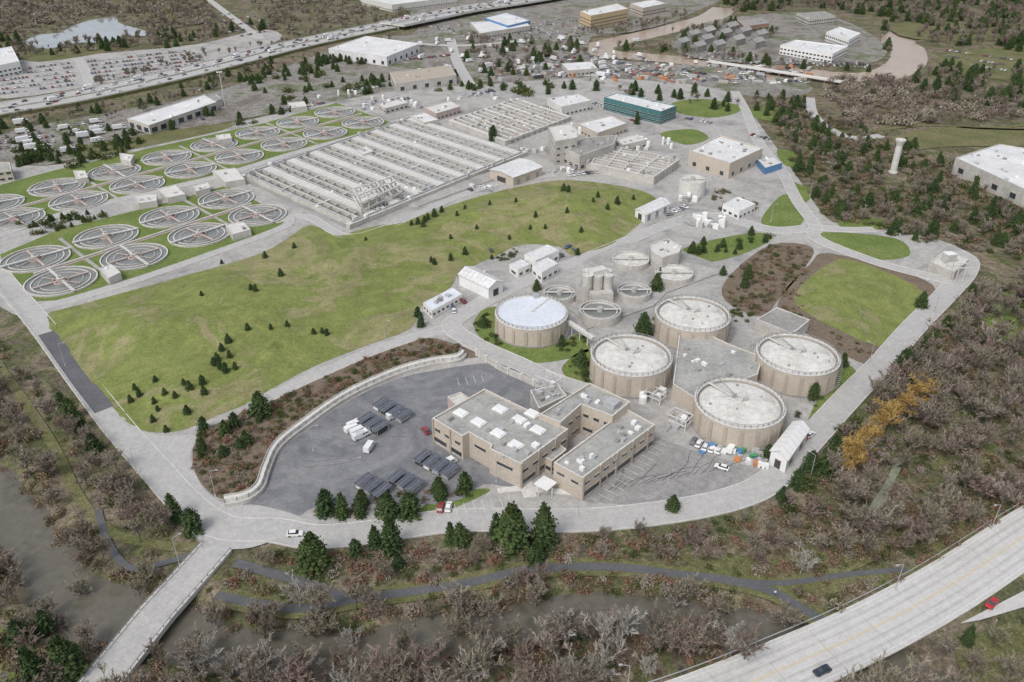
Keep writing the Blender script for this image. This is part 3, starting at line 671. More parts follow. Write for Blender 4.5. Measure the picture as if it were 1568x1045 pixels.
B('blower_building',[(1160,245),(1185,240),(1198,250),(1172,258)],4,m_blue,m_concl,.3,None,4)
for q in [[(325,262),(360,258),(375,275),(345,280)],[(240,290),(268,284),(284,298),(256,304)],[(345,345),(372,340),(384,352),(356,360)],[(152,412),(170,405),(185,418),(166,427)],[(112,262),(130,262),(135,272),(118,275)],[(295,285),(318,280),(322,288),(300,294)],[(205,300),(240,298),(240,308),(212,312)],[(183,235),(205,238),(200,248),(184,244)],[(440,158),(466,156),(470,163),(446,166)],[(330,208),(352,205),(355,212),(335,215)],[(545,230),(560,224),(572,232),(556,238)]]:
    B('pump_house',q,3.5,m_conc,m_concl,.3,None,2,False)
gable('white_fabric_shelter',[(1181,690),(1215,647),(1238,657),(1206,703)],5.5,1.6,m_white,m_white)
def utility():
    mb=MB(); P=GP([(1424,402),(1447,385),(1484,398),(1462,418)],4); flat(mb,P,4,m_conc,m_concl,.4,units=4)
    x,y=G(1455,388,8); 
    mb.box(x,y,4,5,4,4,.3,m_conc,m_white)
    for i in range(4):
        for j in range(2): mb.box(x-4+i*3,y-12+j*5,0,.3,.3,6,0,m_concl)
    for j in range(2): mb.box(x+.5,y-12+j*5,6,10.5,.4,.4,0,m_concl)
    mb.obj('utility_building'); KO_P.append(GP([(1415,400),(1450,370),(1500,400),(1465,435)]))
utility()
def stack():
    x,y=G(1367,265); mb=MB(); mb.cyl(x,y,-.3,17,1.9,1.9,16,m_concl); mb.cyl(x,y,17,20,1.9,2.9,16,m_concl); mb.ring(x,y,20,20.7,2.3,3.0,16,m_concl); mb.cyl(x,y,0,1,2.6,2.6,16,m_concl); mb.obj('concrete_vent_tower'); KO_P.append(GP([(1345,262),(1370,255),(1395,270),(1360,300)]))
stack()
# ---------------------------------------------------------------- digesters
def digester(u,v,r=14.5,h=9.2,dome=True):
    x,y=G(u,v,h); mb=MB(); n=64
    mb.cyl(x,y,-.4,h-.01-1.2,r,r,n,m_beige,m_concd)
    mb.ring(x,y,h-1.2,h-.25,r-.7,r+.08,n,m_beige); mb.ring(x,y,h-.25,h,r-.8,r+.25,n,m_concl)
    mb.ring(x,y,-.4,.5,r,r+.5,n,m_concd)
    for i in range(18):
        a=2*math.pi*i/18; mb.box(x+math.cos(a)*(r+.12),y+math.sin(a)*(r+.12),0.5,.35,1.1,h-1.8,a,m_beiged)
    N=44
    for i in range(N):
        a=2*math.pi*i/N;b=2*math.pi*(i+1)/N
        p=(x+math.cos(a)*(r-.3),y+math.sin(a)*(r-.3));q=(x+math.cos(b)*(r-.3),y+math.sin(b)*(r-.3))
        mb.box(p[0],p[1],h,.2,.2,1.1,a,m_concd); mb.beam((*p,h+1.1),(*q,h+1.1),.14,.12,m_concd); mb.beam((*p,h+.6),(*q,h+.6),.07,.07,m_concd)
    if dome:
        k=7
        for i in range(k):
            r0=(r-1.0)*(1-i/k); r1=(r-1.0)*(1-(i+1)/k); z0=h-1.1+1.5*(1-(r0/r)**2);z1=h-1.1+1.5*(1-(max(r1,.01)/r)**2)
            P0=[(x+r0*math.cos(6.28319*j/n),y+r0*math.sin(6.28319*j/n),z0) for j in range(n)];P1=[(x+r1*math.cos(6.28319*j/n),y+r1*math.sin(6.28319*j/n),z1) for j in range(n)]
            mb.add(P0+P1,[(j,(j+1)%n,n+(j+1)%n,n+j) for j in range(n)],m_tankroof)
        mb.ring(x,y,h-1.15,h-.8,r-1.5,r-1.0,n,m_concd)
        zt=h+.4; mb.cyl(x,y,zt-.3,zt+.9,.9,.9,12,m_concl); mb.box(x+2.0,y+.5,zt-.5,1.4,1.0,1.7,.4,m_metal); mb.box(x-1.5,y+2,zt-.6,1.2,1,1.4,.4,m_concd)
        mb.beam((x,y,zt+.3),(x-r*.55,y+r*.76,h+.5),1.0,.2,m_concl)
        for s_ in(-.5,.5): mb.beam((x+s_,y,zt+1.3),(x-r*.55+s_,y+r*.76,h+1.5),.08,.08,m_concd)
        mb.beam((x,y,zt+.4),(x-r*.25,y+r*.9,h+.5),.22,.22,m_metal)
        for i in range(9):
            a=R(0,6.28);d=R(3,11); mb.box(x+math.cos(a)*d,y+math.sin(a)*d,h-.6,R(.4,.9),R(.4,.9),1.4-d*.05,a,random.choice([m_concd,m_metal,m_concl]))
    else:
        mb.cyl(x,y,h-1.2,h-.1,r-.85,r-.85,n,m_concl,m_blueroof); mb.beam((x,y,h+.1),(x+r*.5,y+r*.8,h+.1),.8,.15,m_concl); mb.box(x+2,y+r*.9,h,2,2,1.4,.4,m_metal)
    a=-.6
    for i in range(18): 
        t=a+i*.035; mb.box(x+math.cos(t)*(r+.9),y+math.sin(t)*(r+.9),h*i/18,1.3,.5,.12,t,m_concd)
    ob=mb.obj('digester_tank' if dome else 'gas_holder_tank'); KO_P.append([(x+(r+1.5)*math.cos(6.28*j/20),y+(r+1.5)*math.sin(6.28*j/20)) for j in range(20)])
for u,v in [(967,543),(1061,480),(1222,542),(1133,616)]: digester(u,v)
digester(814,478,14.4,8,False)
def small_tank(u,v,r,h,name='thickener_tank',cover=True,mat=m_conc,top=None):
    x,y=G(u,v,h); mb=MB(); n=36; mb.cyl(x,y,-.4,h-.9,r-.01,r-.01,n,mat,m_clar if not cover else (top or m_tankroof))
    mb.ring(x,y,-.4,h,r-.45,r,n,mat,m_concl)
    if not cover: mb.ring(x,y,h-.95,h-.3,r-1.8,r-1.4,n,m_concl)
    mb.beam((x-r,y,h+.2),(x+r,y,h+.2),1.0,.25,m_concl); mb.cyl(x,y,h-.9,h+1,1.2,1.2,12,m_conc)
    for s_ in(-.5,.5): mb.beam((x-r,y+s_,h+1.2),(x+r,y+s_,h+1.2),.06,.06,m_metal)
    for i in range(24):
        a=6.283*i/24;b=6.283*(i+1)/24; mb.box(x+math.cos(a)*(r-.2),y+math.sin(a)*(r-.2),h,.08,.08,1,0,m_metal); mb.beam((x+math.cos(a)*(r-.2),y+math.sin(a)*(r-.2),h+1),(x+math.cos(b)*(r-.2),y+math.sin(b)*(r-.2),h+1),.07,.07,m_metal)
    mb.obj(name); KO_P.append([(x+(r+1)*math.cos(6.28*j/16),y+(r+1)*math.sin(6.28*j/16)) for j in range(16)])
small_tank(966,396,8.6,3,top=m_tankroof);small_tank(1032,417,8.6,3);small_tank(971,444,7.4,3.5,cover=False);small_tank(919,474,8.6,4,cover=False);small_tank(857,448,7,3,cover=False)
small_tank(1061,274,7.6,9,'storage_tank',mat=m_concl)
def plat():
    mb=MB(); P=GP([(905,395),(950,375),(1000,368),(1095,405),(1100,420),(1020,450),(1000,470),(900,505),(880,480),(830,460),(822,445)],0); mb.prism(P,-.3,.45,m_concd,m_yard); mb.obj('tank_platform'); KO_P.append(P)
    mb=MB(); x,y=G(916,418,12)
    for i in range(3):
        for j in range(2): mb.cyl(x-4.5+i*4.4,y-2+j*4.6,0,12,2.15,2.15,16,m_conc,m_concl)
    mb.box(x,y,12,7,4,2,.5,m_concl); mb.box(x+1,y-6,0,10,3.5,6,.1,m_conc); mb.box(x-7,y-3,0,5,6,7,.1,m_conc,m_roofg)
    for i in range(8): mb.beam((x-6+i*1.7,y-4,12.6),(x-6+i*1.7,y+4,12.6),.1,.1,m_metal)
    mb.obj('thickening_building'); 
    mb=MB(); P=GP([(995,375),(1022,367),(1044,378),(1040,388),(1015,396),(998,388)],7); flat(mb,P,7,m_conc,m_concl,.5,units=5); mb.obj('screening_building')
plat()
def plantgear(name,u,v,n,spread,hm=5):
    mb=MB(); x0,y0=G(u,v)
    for i in range(n):
        x,y=x0+R(-spread,spread),y0+R(-spread*.7,spread*.7); t=R(0,1)
        if t<.2:
            r=R(.7,1.5);h=R(2.5,hm); mb.cyl(x,y,0,h,r,r,14,m_white); mb.cyl(x,y,h,h+.5,r,r*.3,14,m_white)
        elif t<.55: mb.box(x,y,0,R(2,4),R(1.5,3),R(1.2,3),-.7,random.choice([m_white,m_metal,m_concl,m_conc,m_concd]))
        else:
            q=(x+R(-6,6),y+R(-6,6)); z=R(1,3.5); mb.beam((x,y,z),(*q,z),.35,.35,m_metal); mb.beam((x,y,0),(x,y,z),.2,.2,m_metal); mb.beam((*q,0),(*q,z),.2,.2,m_metal)
    mb.obj(name); KO_P.append([(x0-spread,y0-spread*.7),(x0+spread,y0-spread*.7),(x0+spread,y0+spread*.7),(x0-spread,y0+spread*.7)])
plantgear('gas_treatment_equipment',1080,342,30,11,7); plantgear('blue_chemical_tanks',1172,252,10,6,5); plantgear('pump_equipment',1000,610,8,4,3); plantgear('pump_equipment',1042,648,9,4.5,3)
plantgear('pump_equipment',735,290,9,7,3); plantgear('process_equipment',820,230,18,12,5); plantgear('process_equipment',905,200,14,14,6); plantgear('process_equipment',620,300,10,8,4); plantgear('process_equipment',1050,310,10,8,4); plantgear('process_equipment',600,160,24,26,4);plantgear('process_equipment',730,150,20,24,4);plantgear('process_equipment',1000,225,14,14,5);plantgear('process_equipment',1160,540,5,3,3);plantgear('process_equipment',870,262,10,9,4);plantgear('process_equipment',500,150,14,24,4)
def frame(name,u,v,sx,sy,h,a,levels=2):
    mb=MB(); x,y=G(u,v); ca,sa=math.cos(a),math.sin(a); T=lambda i,j:(x+ca*i-sa*j,y+sa*i+ca*j)
    for i in(-sx/2,0,sx/2):
        for j in(-sy/2,sy/2): mb.beam((*T(i,j),0),(*T(i,j),h),.3,.3,m_concl)
    for l in range(1,levels+1):
        z=h*l/levels
        for j in(-sy/2,sy/2): mb.beam((*T(-sx/2,j),z),(*T(sx/2,j),z),.3,.3,m_concl)
        for i in(-sx/2,0,sx/2): mb.beam((*T(i,-sy/2),z+.03),(*T(i,sy/2),z+.03),.3,.3,m_concl)
    mb.box(x,y,0,sx*.6,sy*.6,h*.5,a,m_metal); mb.box(*T(sx*.2,0),0,1.5,1.5,h*.8,a,m_white); mb.obj(name)
frame('equipment_frame',1040,650,7,5,4,-.7); frame('equipment_frame',1003,612,6,4,3.5,-.7); frame('roof_equipment_frame',840,604,8,5,7.5,-.7)
mb=MB()
for _ in range(38):
    t=R(0,1); x,y=G(1075+t*115+R(-8,8),682+t*30+R(-8,10)); mb.box(x,y,.06,R(.8,2.4),R(.8,2),R(.6,1.8),R(0,3),random.choice([m_white,m_orange,m_blue,m_green,m_metal,m_dark,m_concd,m_white]))
mb.obj('stored_materials'); 
mb=MB(); a=G(868,495,4);b=G(908,522,4); mb.beam((*a,5),(*b,5),1.8,1.2,m_concl); 
for t in(.2,.5,.8): p=Vector(a).lerp(Vector(b),t); mb.beam((p.x,p.y,0),(p.x,p.y,4.5),.4,.4,m_concl)
mb.obj('pipe_gallery')
# ---------------------------------------------------------------- clarifiers
def clarifier_mesh():
    mb=MB(); n=48; r=15.2
    mb.ring(0,0,-.3,.9,r-.55,r,n,m_conc,m_concl); mb.cyl(0,0,-.3,.35,r-.56,r-.56,n,m_conc,m_clar)
    mb.ring(0,0,.3,.75,r-3.2,r-2.7,n,m_conc,m_concl); mb.ring(0,0,.3,.6,r-6.2,r-5.9,n,m_conc)
    mb.beam((-r-.5,0,1.35),(r+.5,0,1.35),1.3,.25,m_concl)
    mb.beam((0,-r+3,1.0),(0,r-3,1.0),1.1,.2,m_pink); mb.cyl(0,0,.2,2.2,1.7,1.7,16,m_pink,m_concl); mb.ring(0,0,.3,1.1,3.2,3.5,20,m_pink)
    for s_ in(-.7,.7):
        mb.beam((-r,s_,2.3),(r,s_,2.3),.07,.07,m_metal)
        for i in range(13): mb.beam((-r+i*r/6,s_,1.4),(-r+i*r/6,s_,2.3),.07,.07,m_metal)
    mb.box(0,0,2.2,1.4,1.4,1.1,0,m_metal)
    mb.beam((-9,-5,.9),(9,5,.9),.4,.3,m_pink)
    return mb.mesh('clarifier')
MC=clarifier_mesh()
sheet('clarifier_lawn',[(0,390),(90,352),(250,312),(345,285),(440,332),(430,352),(280,402),(90,460),(50,462),(10,415)],.05,m_lawn,sm=False)
sheet('clarifier_lawn',[(-60,300),(80,262),(240,225),(400,190),(515,158),(600,188),(560,203),(450,232),(330,268),(200,298),(90,326),(-60,370)],.05,m_lawn,sm=False)
base_ang=math.radians(45)
def crow(a,b,c,d,n,ext=0):
    A,Bq,C,D=[Vector(G(*q)) for q in(a,b,c,d)]
    mbp=MB()
    for i in range(-ext,n):
        t=i/(n-1); p=A.lerp(Bq,t);q=C.lerp(D,t)
        for w in(p,q):
            put('clarifier_tank',MC,w.x,w.y,0,base_ang+random.choice([0,.1,-.15,math.pi/2]))
        if i<n-1 and i%2==0:
            p2=A.lerp(Bq,(i+1)/(n-1));q2=C.lerp(D,(i+1)/(n-1)); m1=(p+p2)/2;m2=(q+q2)/2; d=(m2-m1)
            a_=m1-d*.5;b_=m2+d*.5
            mbp.beam((a_.x,a_.y,.1),(b_.x,b_.y,.1),1.8,.2,m_yard)
    m=(A+C)/2;m2=(Bq+D)/2; e=(m2-m)
    s=m-e*(.06+ext/(n-1)); f=m2+e*.06; mbp.beam((s.x,s.y,.16),(f.x,f.y,.16),2.6,.2,m_pink)
    mbp.beam((s.x,s.y,.9),(f.x,f.y,.9),.7,.5,m_concl)
    mbp.obj('clarifier_walkways')
crow((55,398),(347,306),(94,432),(395,331),4)
crow((88,288),(513,173),(121,309),(556,189),7,ext=1)
# ---------------------------------------------------------------- aeration basins
def bil(c,s,t):
    A,Bq,C,D=[Vector(q) for q in c]; return tuple((A.lerp(Bq,s)).lerp(D.lerp(C,s),t))
def aeration():
    c=GP([(632,186),(797,239),(537,347),(378,275)]); mb=MB(); N=8; H_=2.4
    Q=lambda s0,s1,t0,t1:[bil(c,s0,t0),bil(c,s1,t0),bil(c,s1,t1),bil(c,s0,t1)]
    mb.prism(Q(-.02,1.02,-.02,1.02),-.3,.1,m_concd)
    mb.prism(Q(-.025,.0,-.02,1.02),.1,H_+.3,m_conc,m_concl); mb.prism(Q(1.0,1.03,-.02,1.02),.1,H_+.3,m_conc,m_concl)
    for i in range(N):
        t0=i/N;u=1/N
        mb.prism(Q(0,1,t0,t0+.36*u),.1,H_+.5,m_conc,m_concl)
        mb.prism(Q(0,1,t0+.36*u,t0+.58*u),.1,.6,m_conc,m_basin)
        mb.prism(Q(0,1,t0+.58*u,t0+.64*u),.1,H_,m_conc,m_concl)
        mb.prism(Q(0,1,t0+.64*u,t0+.86*u),.1,.6,m_conc,m_basin)
        mb.prism(Q(0,1,t0+.86*u,t0+u),.1,H_-.1,m_conc,m_conc)
        for k_ in range(1,12):
            s=k_/12; w=.005 if k_%4 else .012
            mb.prism(Q(s,s+w,t0+.36*u,t0+.58*u),.6,H_-.2,m_conc,m_concl); mb.prism(Q(s,s+w,t0+.64*u,t0+.86*u),.6,H_-.2,m_conc,m_concl)
        for k_ in range(1,30):
            s=k_/30; a=bil(c,s,t0+.01*u);b=bil(c,s,t0+.35*u); mb.beam((*a,H_+.53),(*b,H_+.53),.15,.08,m_conc)
        for tt,w,mm in((.93,.8,m_metal),(.61,.3,m_metal)):
            a=bil(c,0.01,t0+tt*u);b=bil(c,.99,t0+tt*u); mb.beam((*a,H_+.4),(*b,H_+.4),w,w*.7,mm)
        for tt in(.365,.855):
            a=bil(c,0.01,t0+tt*u);b=bil(c,.99,t0+tt*u); mb.beam((*a,H_+1.0),(*b,H_+1.0),.08,.08,m_metal)
            for k_ in range(25):
                p=bil(c,.01+.98*k_/24,t0+tt*u); mb.beam((*p,H_-.2),(*p,H_+1),.07,.07,m_metal)
        for _ in range(4):
            p=bil(c,R(.02,.98),t0+R(.9,.98)*u); mb.box(*p,H_-.1,R(.8,1.6),R(.8,1.3),R(.8,1.4),-.75,random.choice([m_metal,m_pink,m_white,m_concd]))
    for s in(-.012,1.015):
        a=bil(c,s,0);b=bil(c,s,1); mb.beam((*a,H_+.9),(*b,H_+.9),.8,.6,m_metal)
        for _ in range(14):
            p=bil(c,s+R(-.008,.008),R(0,1)); mb.box(*p,H_+.3,R(1,2.2),R(1,2.2),R(1,2.0),-.75,random.choice([m_metal,m_concl,m_white,m_conc]))
    mb.obj('aeration_basins'); KO_P.append(c)
    mb=MB(); d=GP([(540,313),(602,293),(616,308),(553,338)]); 
    mb.prism(d,-.3,.5,m_conc)
    for i in range(6):
        for j in range(3):
            p=bil(d,i/5*.94+.03,j/2*.9+.05); mb.beam((*p,.5),(*p,9),.7,.7,m_conc)
    for z in(4.6,8.9):
        for j in range(3):
            a=bil(d,.03,j/2*.9+.05);b=bil(d,.97,j/2*.9+.05); mb.beam((*a,z),(*b,z),.8,.7,m_concl)
        for i in range(6):
            a=bil(d,i/5*.94+.03,.05);b=bil(d,i/5*.94+.03,.95); mb.beam((*a,z+.05),(*b,z+.05),.7,.6,m_concl)
    q=[bil(d,s,t) for s,t in((.1,.15),(.5,.15),(.5,.85),(.1,.85))]; mb.prism(q,.5,7,m_conc,m_concl)
    for i in range(7): p=bil(d,R(.1,.9),R(.1,.9)); mb.cyl(*p,.5,R(5,8),.9,.9,10,m_metal)
    mb.obj('concrete_frame_structure')
    e=GP([(612,311),(700,280),(760,262),(780,268),(640,318)]); mb=MB(); mb.prism(e,-.2,.8,m_conc,m_yard)
    a=G(615,305);b=G(750,258)
    for o in(0,1.5,3):
        mb.beam((a[0],a[1]-o,2.2),(b[0],b[1]-o,2.2),.8,.8,m_metal)
    for k_ in range(14):
        p=Vector(a).lerp(Vector(b),k_/13); mb.beam((p.x,p.y+.8,0),(p.x,p.y+.8,2),.3,.3,m_concd); mb.beam((p.x,p.y-4,0),(p.x,p.y-4,2),.3,.3,m_concd)
    mb.obj('pipe_rack')
aeration()
def gridbasin(name,px,nx,ny,h,wat=m_basin,gear=20):
    c=GP(px); mb=MB(); Q=lambda s0,s1,t0,t1:[bil(c,s0,t0),bil(c,s1,t0),bil(c,s1,t1),bil(c,s0,t1)]
    mb.prism(Q(0,1,0,1),-.3,h-1.8,m_conc,wat); w=.009
    for i in range(nx+1):
        s=i/nx; ww=w*(2.2 if i%3==0 else 1); mb.prism(Q(s-ww,s+ww,-.01,1.01),h-1.8 if 0<i<nx else -.3,h,m_conc,m_concl)
    for j in range(ny+1):
        t=j/ny
        for i in range(nx):
            s0=i/nx+w*2.3;s1=(i+1)/nx-w*2.3; mb.prism(Q(s0,s1,t-w*1.4,t+w*1.4),h-1.8 if 0<j<ny else -.3,h-.05,m_conc,m_concl)
    for _ in range(gear):
        p=bil(c,random.randint(0,nx)/nx,R(0,1)); mb.box(*p,h,R(1,2),R(1,2),R(.7,1.8),-.75,random.choice([m_metal,m_white,m_concd,m_pink]))
    for j in range(ny+1):
        a=bil(c,0,j/ny);b=bil(c,1,j/ny); mb.beam((*a,h+1),(*b,h+1),.1,.1,m_metal)
    mb.obj(name); KO_P.append(c)
gridbasin('primary_settling_tanks',[(690,190),(790,157),(872,185),(775,222)],12,3,3,gear=40)
gridbasin('grit_tanks',[(905,262),(925,232),(1038,256),(1000,283)],8,4,5,gear=20)
gridbasin('settling_tanks',[(868,250),(880,238),(925,245),(905,260)],3,2,4,gear=6)
# ---------------------------------------------------------------- street lamps, mast
def lamp_mesh():
    mb=MB(); mb.cyl(0,0,0,9.5,.11,.07,8,m_metal); mb.cyl(0,0,0,.5,.25,.2,8,m_concl); mb.beam((0,0,9.4),(1.8,0,9.9),.1,.1,m_metal); mb.box(2.1,0,9.82,.9,.35,.18,0,m_metal); return mb.mesh('street_lamp')
ML=lamp_mesh()
for u,v,a in [(1370,905,200),(1517,812,200),(960,1062,180),(275,865,40),(330,760,0),(545,740,0),(760,738,0),(1240,735,140),(885,790,90),(100,560,0),(210,725,0),(590,525,0),(1330,560,150),(1430,480,150),(700,690,0),(480,690,0),(940,745,120),(1180,340,0),(1240,300,180),(840,430,0)]:
    put('street_lamp',ML,*G(u,v),0,math.radians(a))
mb=MB(); x,y=G(345,163); mb.cyl(x,y,-.3,26,.6,.3,8,m_metal)
for i in range(6): a=i*1.05; mb.beam((x,y,25.5),(x+1.8*math.cos(a),y+1.8*math.sin(a),25.8),.2,.2,m_metal); mb.box(x+1.8*math.cos(a),y+1.8*math.sin(a),25.5,.8,.8,.5,a,m_white)
mb.obj('high_mast_light')
fl=resample(offs(smooth(GP([(-30,395),(5,440),(55,505),(108,580),(165,658),(225,730),(285,795),(318,835)]),k=5),-1.5),3)
mb=MB()
for p in fl: mb.beam((*p,-.3),(*p,2.1),.08,.08,m_metal)
bar(mb,fl,-.03,.03,2.05,2.12,m_metal); bar(mb,fl,-.03,.03,1.0,1.05,m_metal); mb.obj('chain_link_fence')
# ---------------------------------------------------------------- vegetation meshes
def leafcloud(mb,pts,size,mat):
    for p in pts:
        p=Vector(p); d=Vector((R(-1,1),R(-1,1),R(-.6,.8))).normalized(); e=d.cross(Vector((R(-1,1),R(-1,1),R(-1,1)))).normalized(); s=size*R(.6,1.3)
        mb.add([p-d*s,p+e*s*.6,p+d*s*.9,p-e*s*.5],[(0,1,2,3)],mat)
def conifer(name,w=.25,tiers=15,nb=9,pw=.8):
    mb=MB(); mb.cyl(0,0,0,.9,.022,.006,6,m_trunk)
    for k in range(tiers):
        t=k/(tiers-1); z=.07+.88*t; rad=w*(1-t)**pw*R(.78,1.15)+.02; nn=max(5,int(nb*(1-t*.4)))
        for i in range(nn):
            a=6.283*i/nn+R(-.3,.3)+k*.7; r=rad*R(.7,1.12); dr=.02+.05*(1-t)
            tip=Vector((math.cos(a)*r,math.sin(a)*r,z-dr)); root=Vector((0,0,z+.015)); side=Vector((-math.sin(a),math.cos(a),0))
            for f in (.4,.7,.97):
                c=root.lerp(tip,f); s=.042*(.55+w)*(1.3-f*.4)*1.35; dd=(tip-root).normalized()
                mb.add([c-dd*s*1.3,c+side*s*1.2+Vector((0,0,-s*.5)),c+dd*s*1.1,c-side*s*1.2+Vector((0,0,-s*.4))],[(0,1,2,3)],m_conif)
                for _ in range(3):
                    q=c+Vector((R(-s,s),R(-s,s),R(-.4*s,s)))*1.3; e=Vector((R(-1,1),R(-1,1),R(-.5,.5))).normalized()
                    mb.add([q-e*s*.7,q+Vector((0,0,s*.7)),q+e*s*.7,q-Vector((0,0,s*.6))],[(0,1,2,3)],m_conif)
    leafcloud(mb,[(0,0,.97),(0,0,.93)],.03,m_conif)
    return mb.mesh(name)
CON=[conifer('conifer_a',.30),conifer('conifer_b',.42,13,12,.55),conifer('conifer_c',.37,12,11,.42)]
def bare(name,mat,spread=.55,nl=7,tw=11,droop=0.0,tl=.1,seed=1,trunkmat=None,width=.010):
    random.seed(seed); mb=MB()
    def limb(p,q,r0,r1,m):
        n=4; d=(q-p).normalized(); up=Vector((0,0,1)) if abs(d.z)<.9 else Vector((1,0,0)); a=d.cross(up).normalized(); b=a.cross(d)
        vs=[p+(a*math.cos(i*1.5708)+b*math.sin(i*1.5708))*r0 for i in range(n)]+[q+(a*math.cos(i*1.5708)+b*math.sin(i*1.5708))*r1 for i in range(n)]
        mb.add(vs,[(i,(i+1)%n,n+(i+1)%n,n+i) for i in range(n)],m)
    tm=trunkmat or m_trunk; top=Vector((R(-.03,.03),R(-.03,.03),.40)); limb(Vector((0,0,-.03)),top,.020,.012,tm)
    for i in range(nl):
        a=6.283*i/nl+R(-.4,.4); st=Vector((0,0,0)).lerp(top,R(.4,1)); el=R(.45,1.4); L=R(.28,.5)
        d=Vector((math.cos(a)*math.cos(el)*spread*1.7,math.sin(a)*math.cos(el)*spread*1.7,math.sin(el))).normalized(); e=st+d*L; limb(st,e,.010,.005,tm)
        for j in range(6):
            s2=st.lerp(e,R(.25,1)); d2=(d+Vector((R(-1,1),R(-1,1),R(-.4,.7)))*.75).normalized(); e2=s2+d2*R(.12,.24); limb(s2,e2,.006,.003,mat)
            for k in range(tw):
                s3=s2.lerp(e2,R(.1,1)); d3=(d2+Vector((R(-1,1),R(-1,1),R(-.6,.8)-droop))*.9).normalized(); e3=s3+d3*R(.5,1.2)*tl
                sd=d3.cross(Vector((R(-1,1),R(-1,1),R(-1,1)))).normalized()*width
                mb.add([s3-sd,s3+sd,e3],[(0,1,2)],mat)
                if k%2==0:
                    s4=s3.lerp(e3,.4); e4=s4+(d3+Vector((R(-1,1),R(-1,1),R(-1,1)))*.8).normalized()*tl*.6; mb.add([s4-sd*.8,s4+sd*.8,e4],[(0,1,2)],mat)
    return mb.mesh(name)
BT=[bare('bare_tree_a',m_bark,.62,10,14,0,.1,3),bare('bare_tree_b',m_bark,.42,9,14,0,.09,5),bare('bare_tree_c',m_barkred,.7,11,14,0,.09,8),bare('bare_tree_d',m_pale,.45,9,13,0,.09,9,m_pale,.008)]
WIL=bare('willow',m_willow,.4,10,14,.6,.14,12,width=.010)
random.seed(77)
def shrub(name,mat,n=150):
    mb=MB(); cl=[(R(-.55,.55),R(-.55,.55),R(.15,.5)) for _ in range(9)]
    pts=[]
    for i in range(n):
        c=random.choice(cl); pts.append((c[0]+random.gauss(0,.17),c[1]+random.gauss(0,.17),max(.0,c[2]+random.gauss(0,.15))))
    leafcloud(mb,pts,.13,mat)
    for i in range(12): a=R(0,6.28); p=Vector((0,0,0));q=Vector((math.cos(a)*.6,math.sin(a)*.6,R(.5,1))); mb.add([p,p+Vector((.03,.03,0)),q],[(0,1,2)],mat)
    return mb.mesh(name)
SG=[shrub('shrub_g1',m_shrg),shrub('shrub_g2',m_shrg)];SBr=[shrub('shrub_b1',m_shrb),shrub('shrub_b2',m_shrb)];SO=shrub('shrub_o',m_shro)
SBL=shrub('brush',m_bark,150)
def scatter(px,dens,meshes,smin,smax,name,child,ko=True,clear=0.0,z=None,maxn=4000):
    W=ccw(GP(px)); ar=abs(area(W)); n=min(maxn,int(ar*dens)); a=np.array(W); lo,hi=a.min(0),a.max(0)
    P=rng.uniform(lo,hi,(n*5+50,2)); P=P[inpoly(P,W)][:n]
    if ko and len(P):
        keep=np.ones(len(P),bool)
        for pl,hw_ in KO_L:
            b=np.array([q[:2] for q in pl]); 
            if b[:,0].max()+hw_+9<lo[0] or b[:,0].min()-hw_-9>hi[0] or b[:,1].max()+hw_+9<lo[1] or b[:,1].min()-hw_-9>hi[1]: continue
            keep&=dline(P,pl)>hw_+clear
        for po in KO_P: keep&=~inpoly(P,po)
        P=P[keep]
    if not len(P): return
    Z=gzv(P) if z is None else z(P)
    idx=rng.integers(0,len(meshes),len(P))
    for k,me in enumerate(meshes):
        it=[(P[i][0],P[i][1],float(Z[i])-.05,float(rng.uniform(smin,smax)),float(rng.uniform(0,6.28))) for i in range(len(P)) if idx[i]==k]
        mass(name,child,me,it)
Z0=lambda P:np.zeros(len(P))
for u,v,h in [(450,375,4),(405,388,4),(338,395,3),(430,422,5),(385,447,4),(392,450,4),(310,458,3),(380,508,4),(415,506,3),(440,500,3.5),(500,508,3.5),(493,506,3),(480,508,3),(350,526,4.5),(340,538,4.5),(352,548,3.5),(333,553,4.5),(360,563,4),(345,568,5),(337,564,4.5),(328,560,4),(282,590,3.5),(238,583,3),(205,590,3.5),(310,587,4.5),(312,599,4),(290,595,4.5),(268,607,3),(252,602,3.5),(232,636,3.5),(240,622,3),(198,607,3.5),(285,625,4),(310,648,6),(252,650,3),(235,612,3),(212,600,3.5),(640,340,5),(655,332,5),(665,326,6),(650,338,5),(630,340,4),(700,335,3),(712,318,3.5),(750,320,3.5),(790,318,3),(820,335,4),(835,348,3),(812,348,3),(660,396,4),(665,399,4),(690,392,4),(712,383,4.5),(753,388,3),(870,305,5),(863,298,5),(868,333,4),(890,355,4),(930,322,4),(908,316,3.5),(945,313,5),(970,303,3.5),(915,308,4),(885,382,4),(835,378,4),(648,349,4),(676,318,4.5),(560,365,2.5),(690,362,3),(780,360,3),(730,350,3)]:
    x,y=G(u,v,3); h*=.82*R(.85,1.12); put('young_conifer_tree',random.choice(CON[1:]),x,y,float(fz([(x,y)])[0])-.1,R(0,6),(h,h,h))
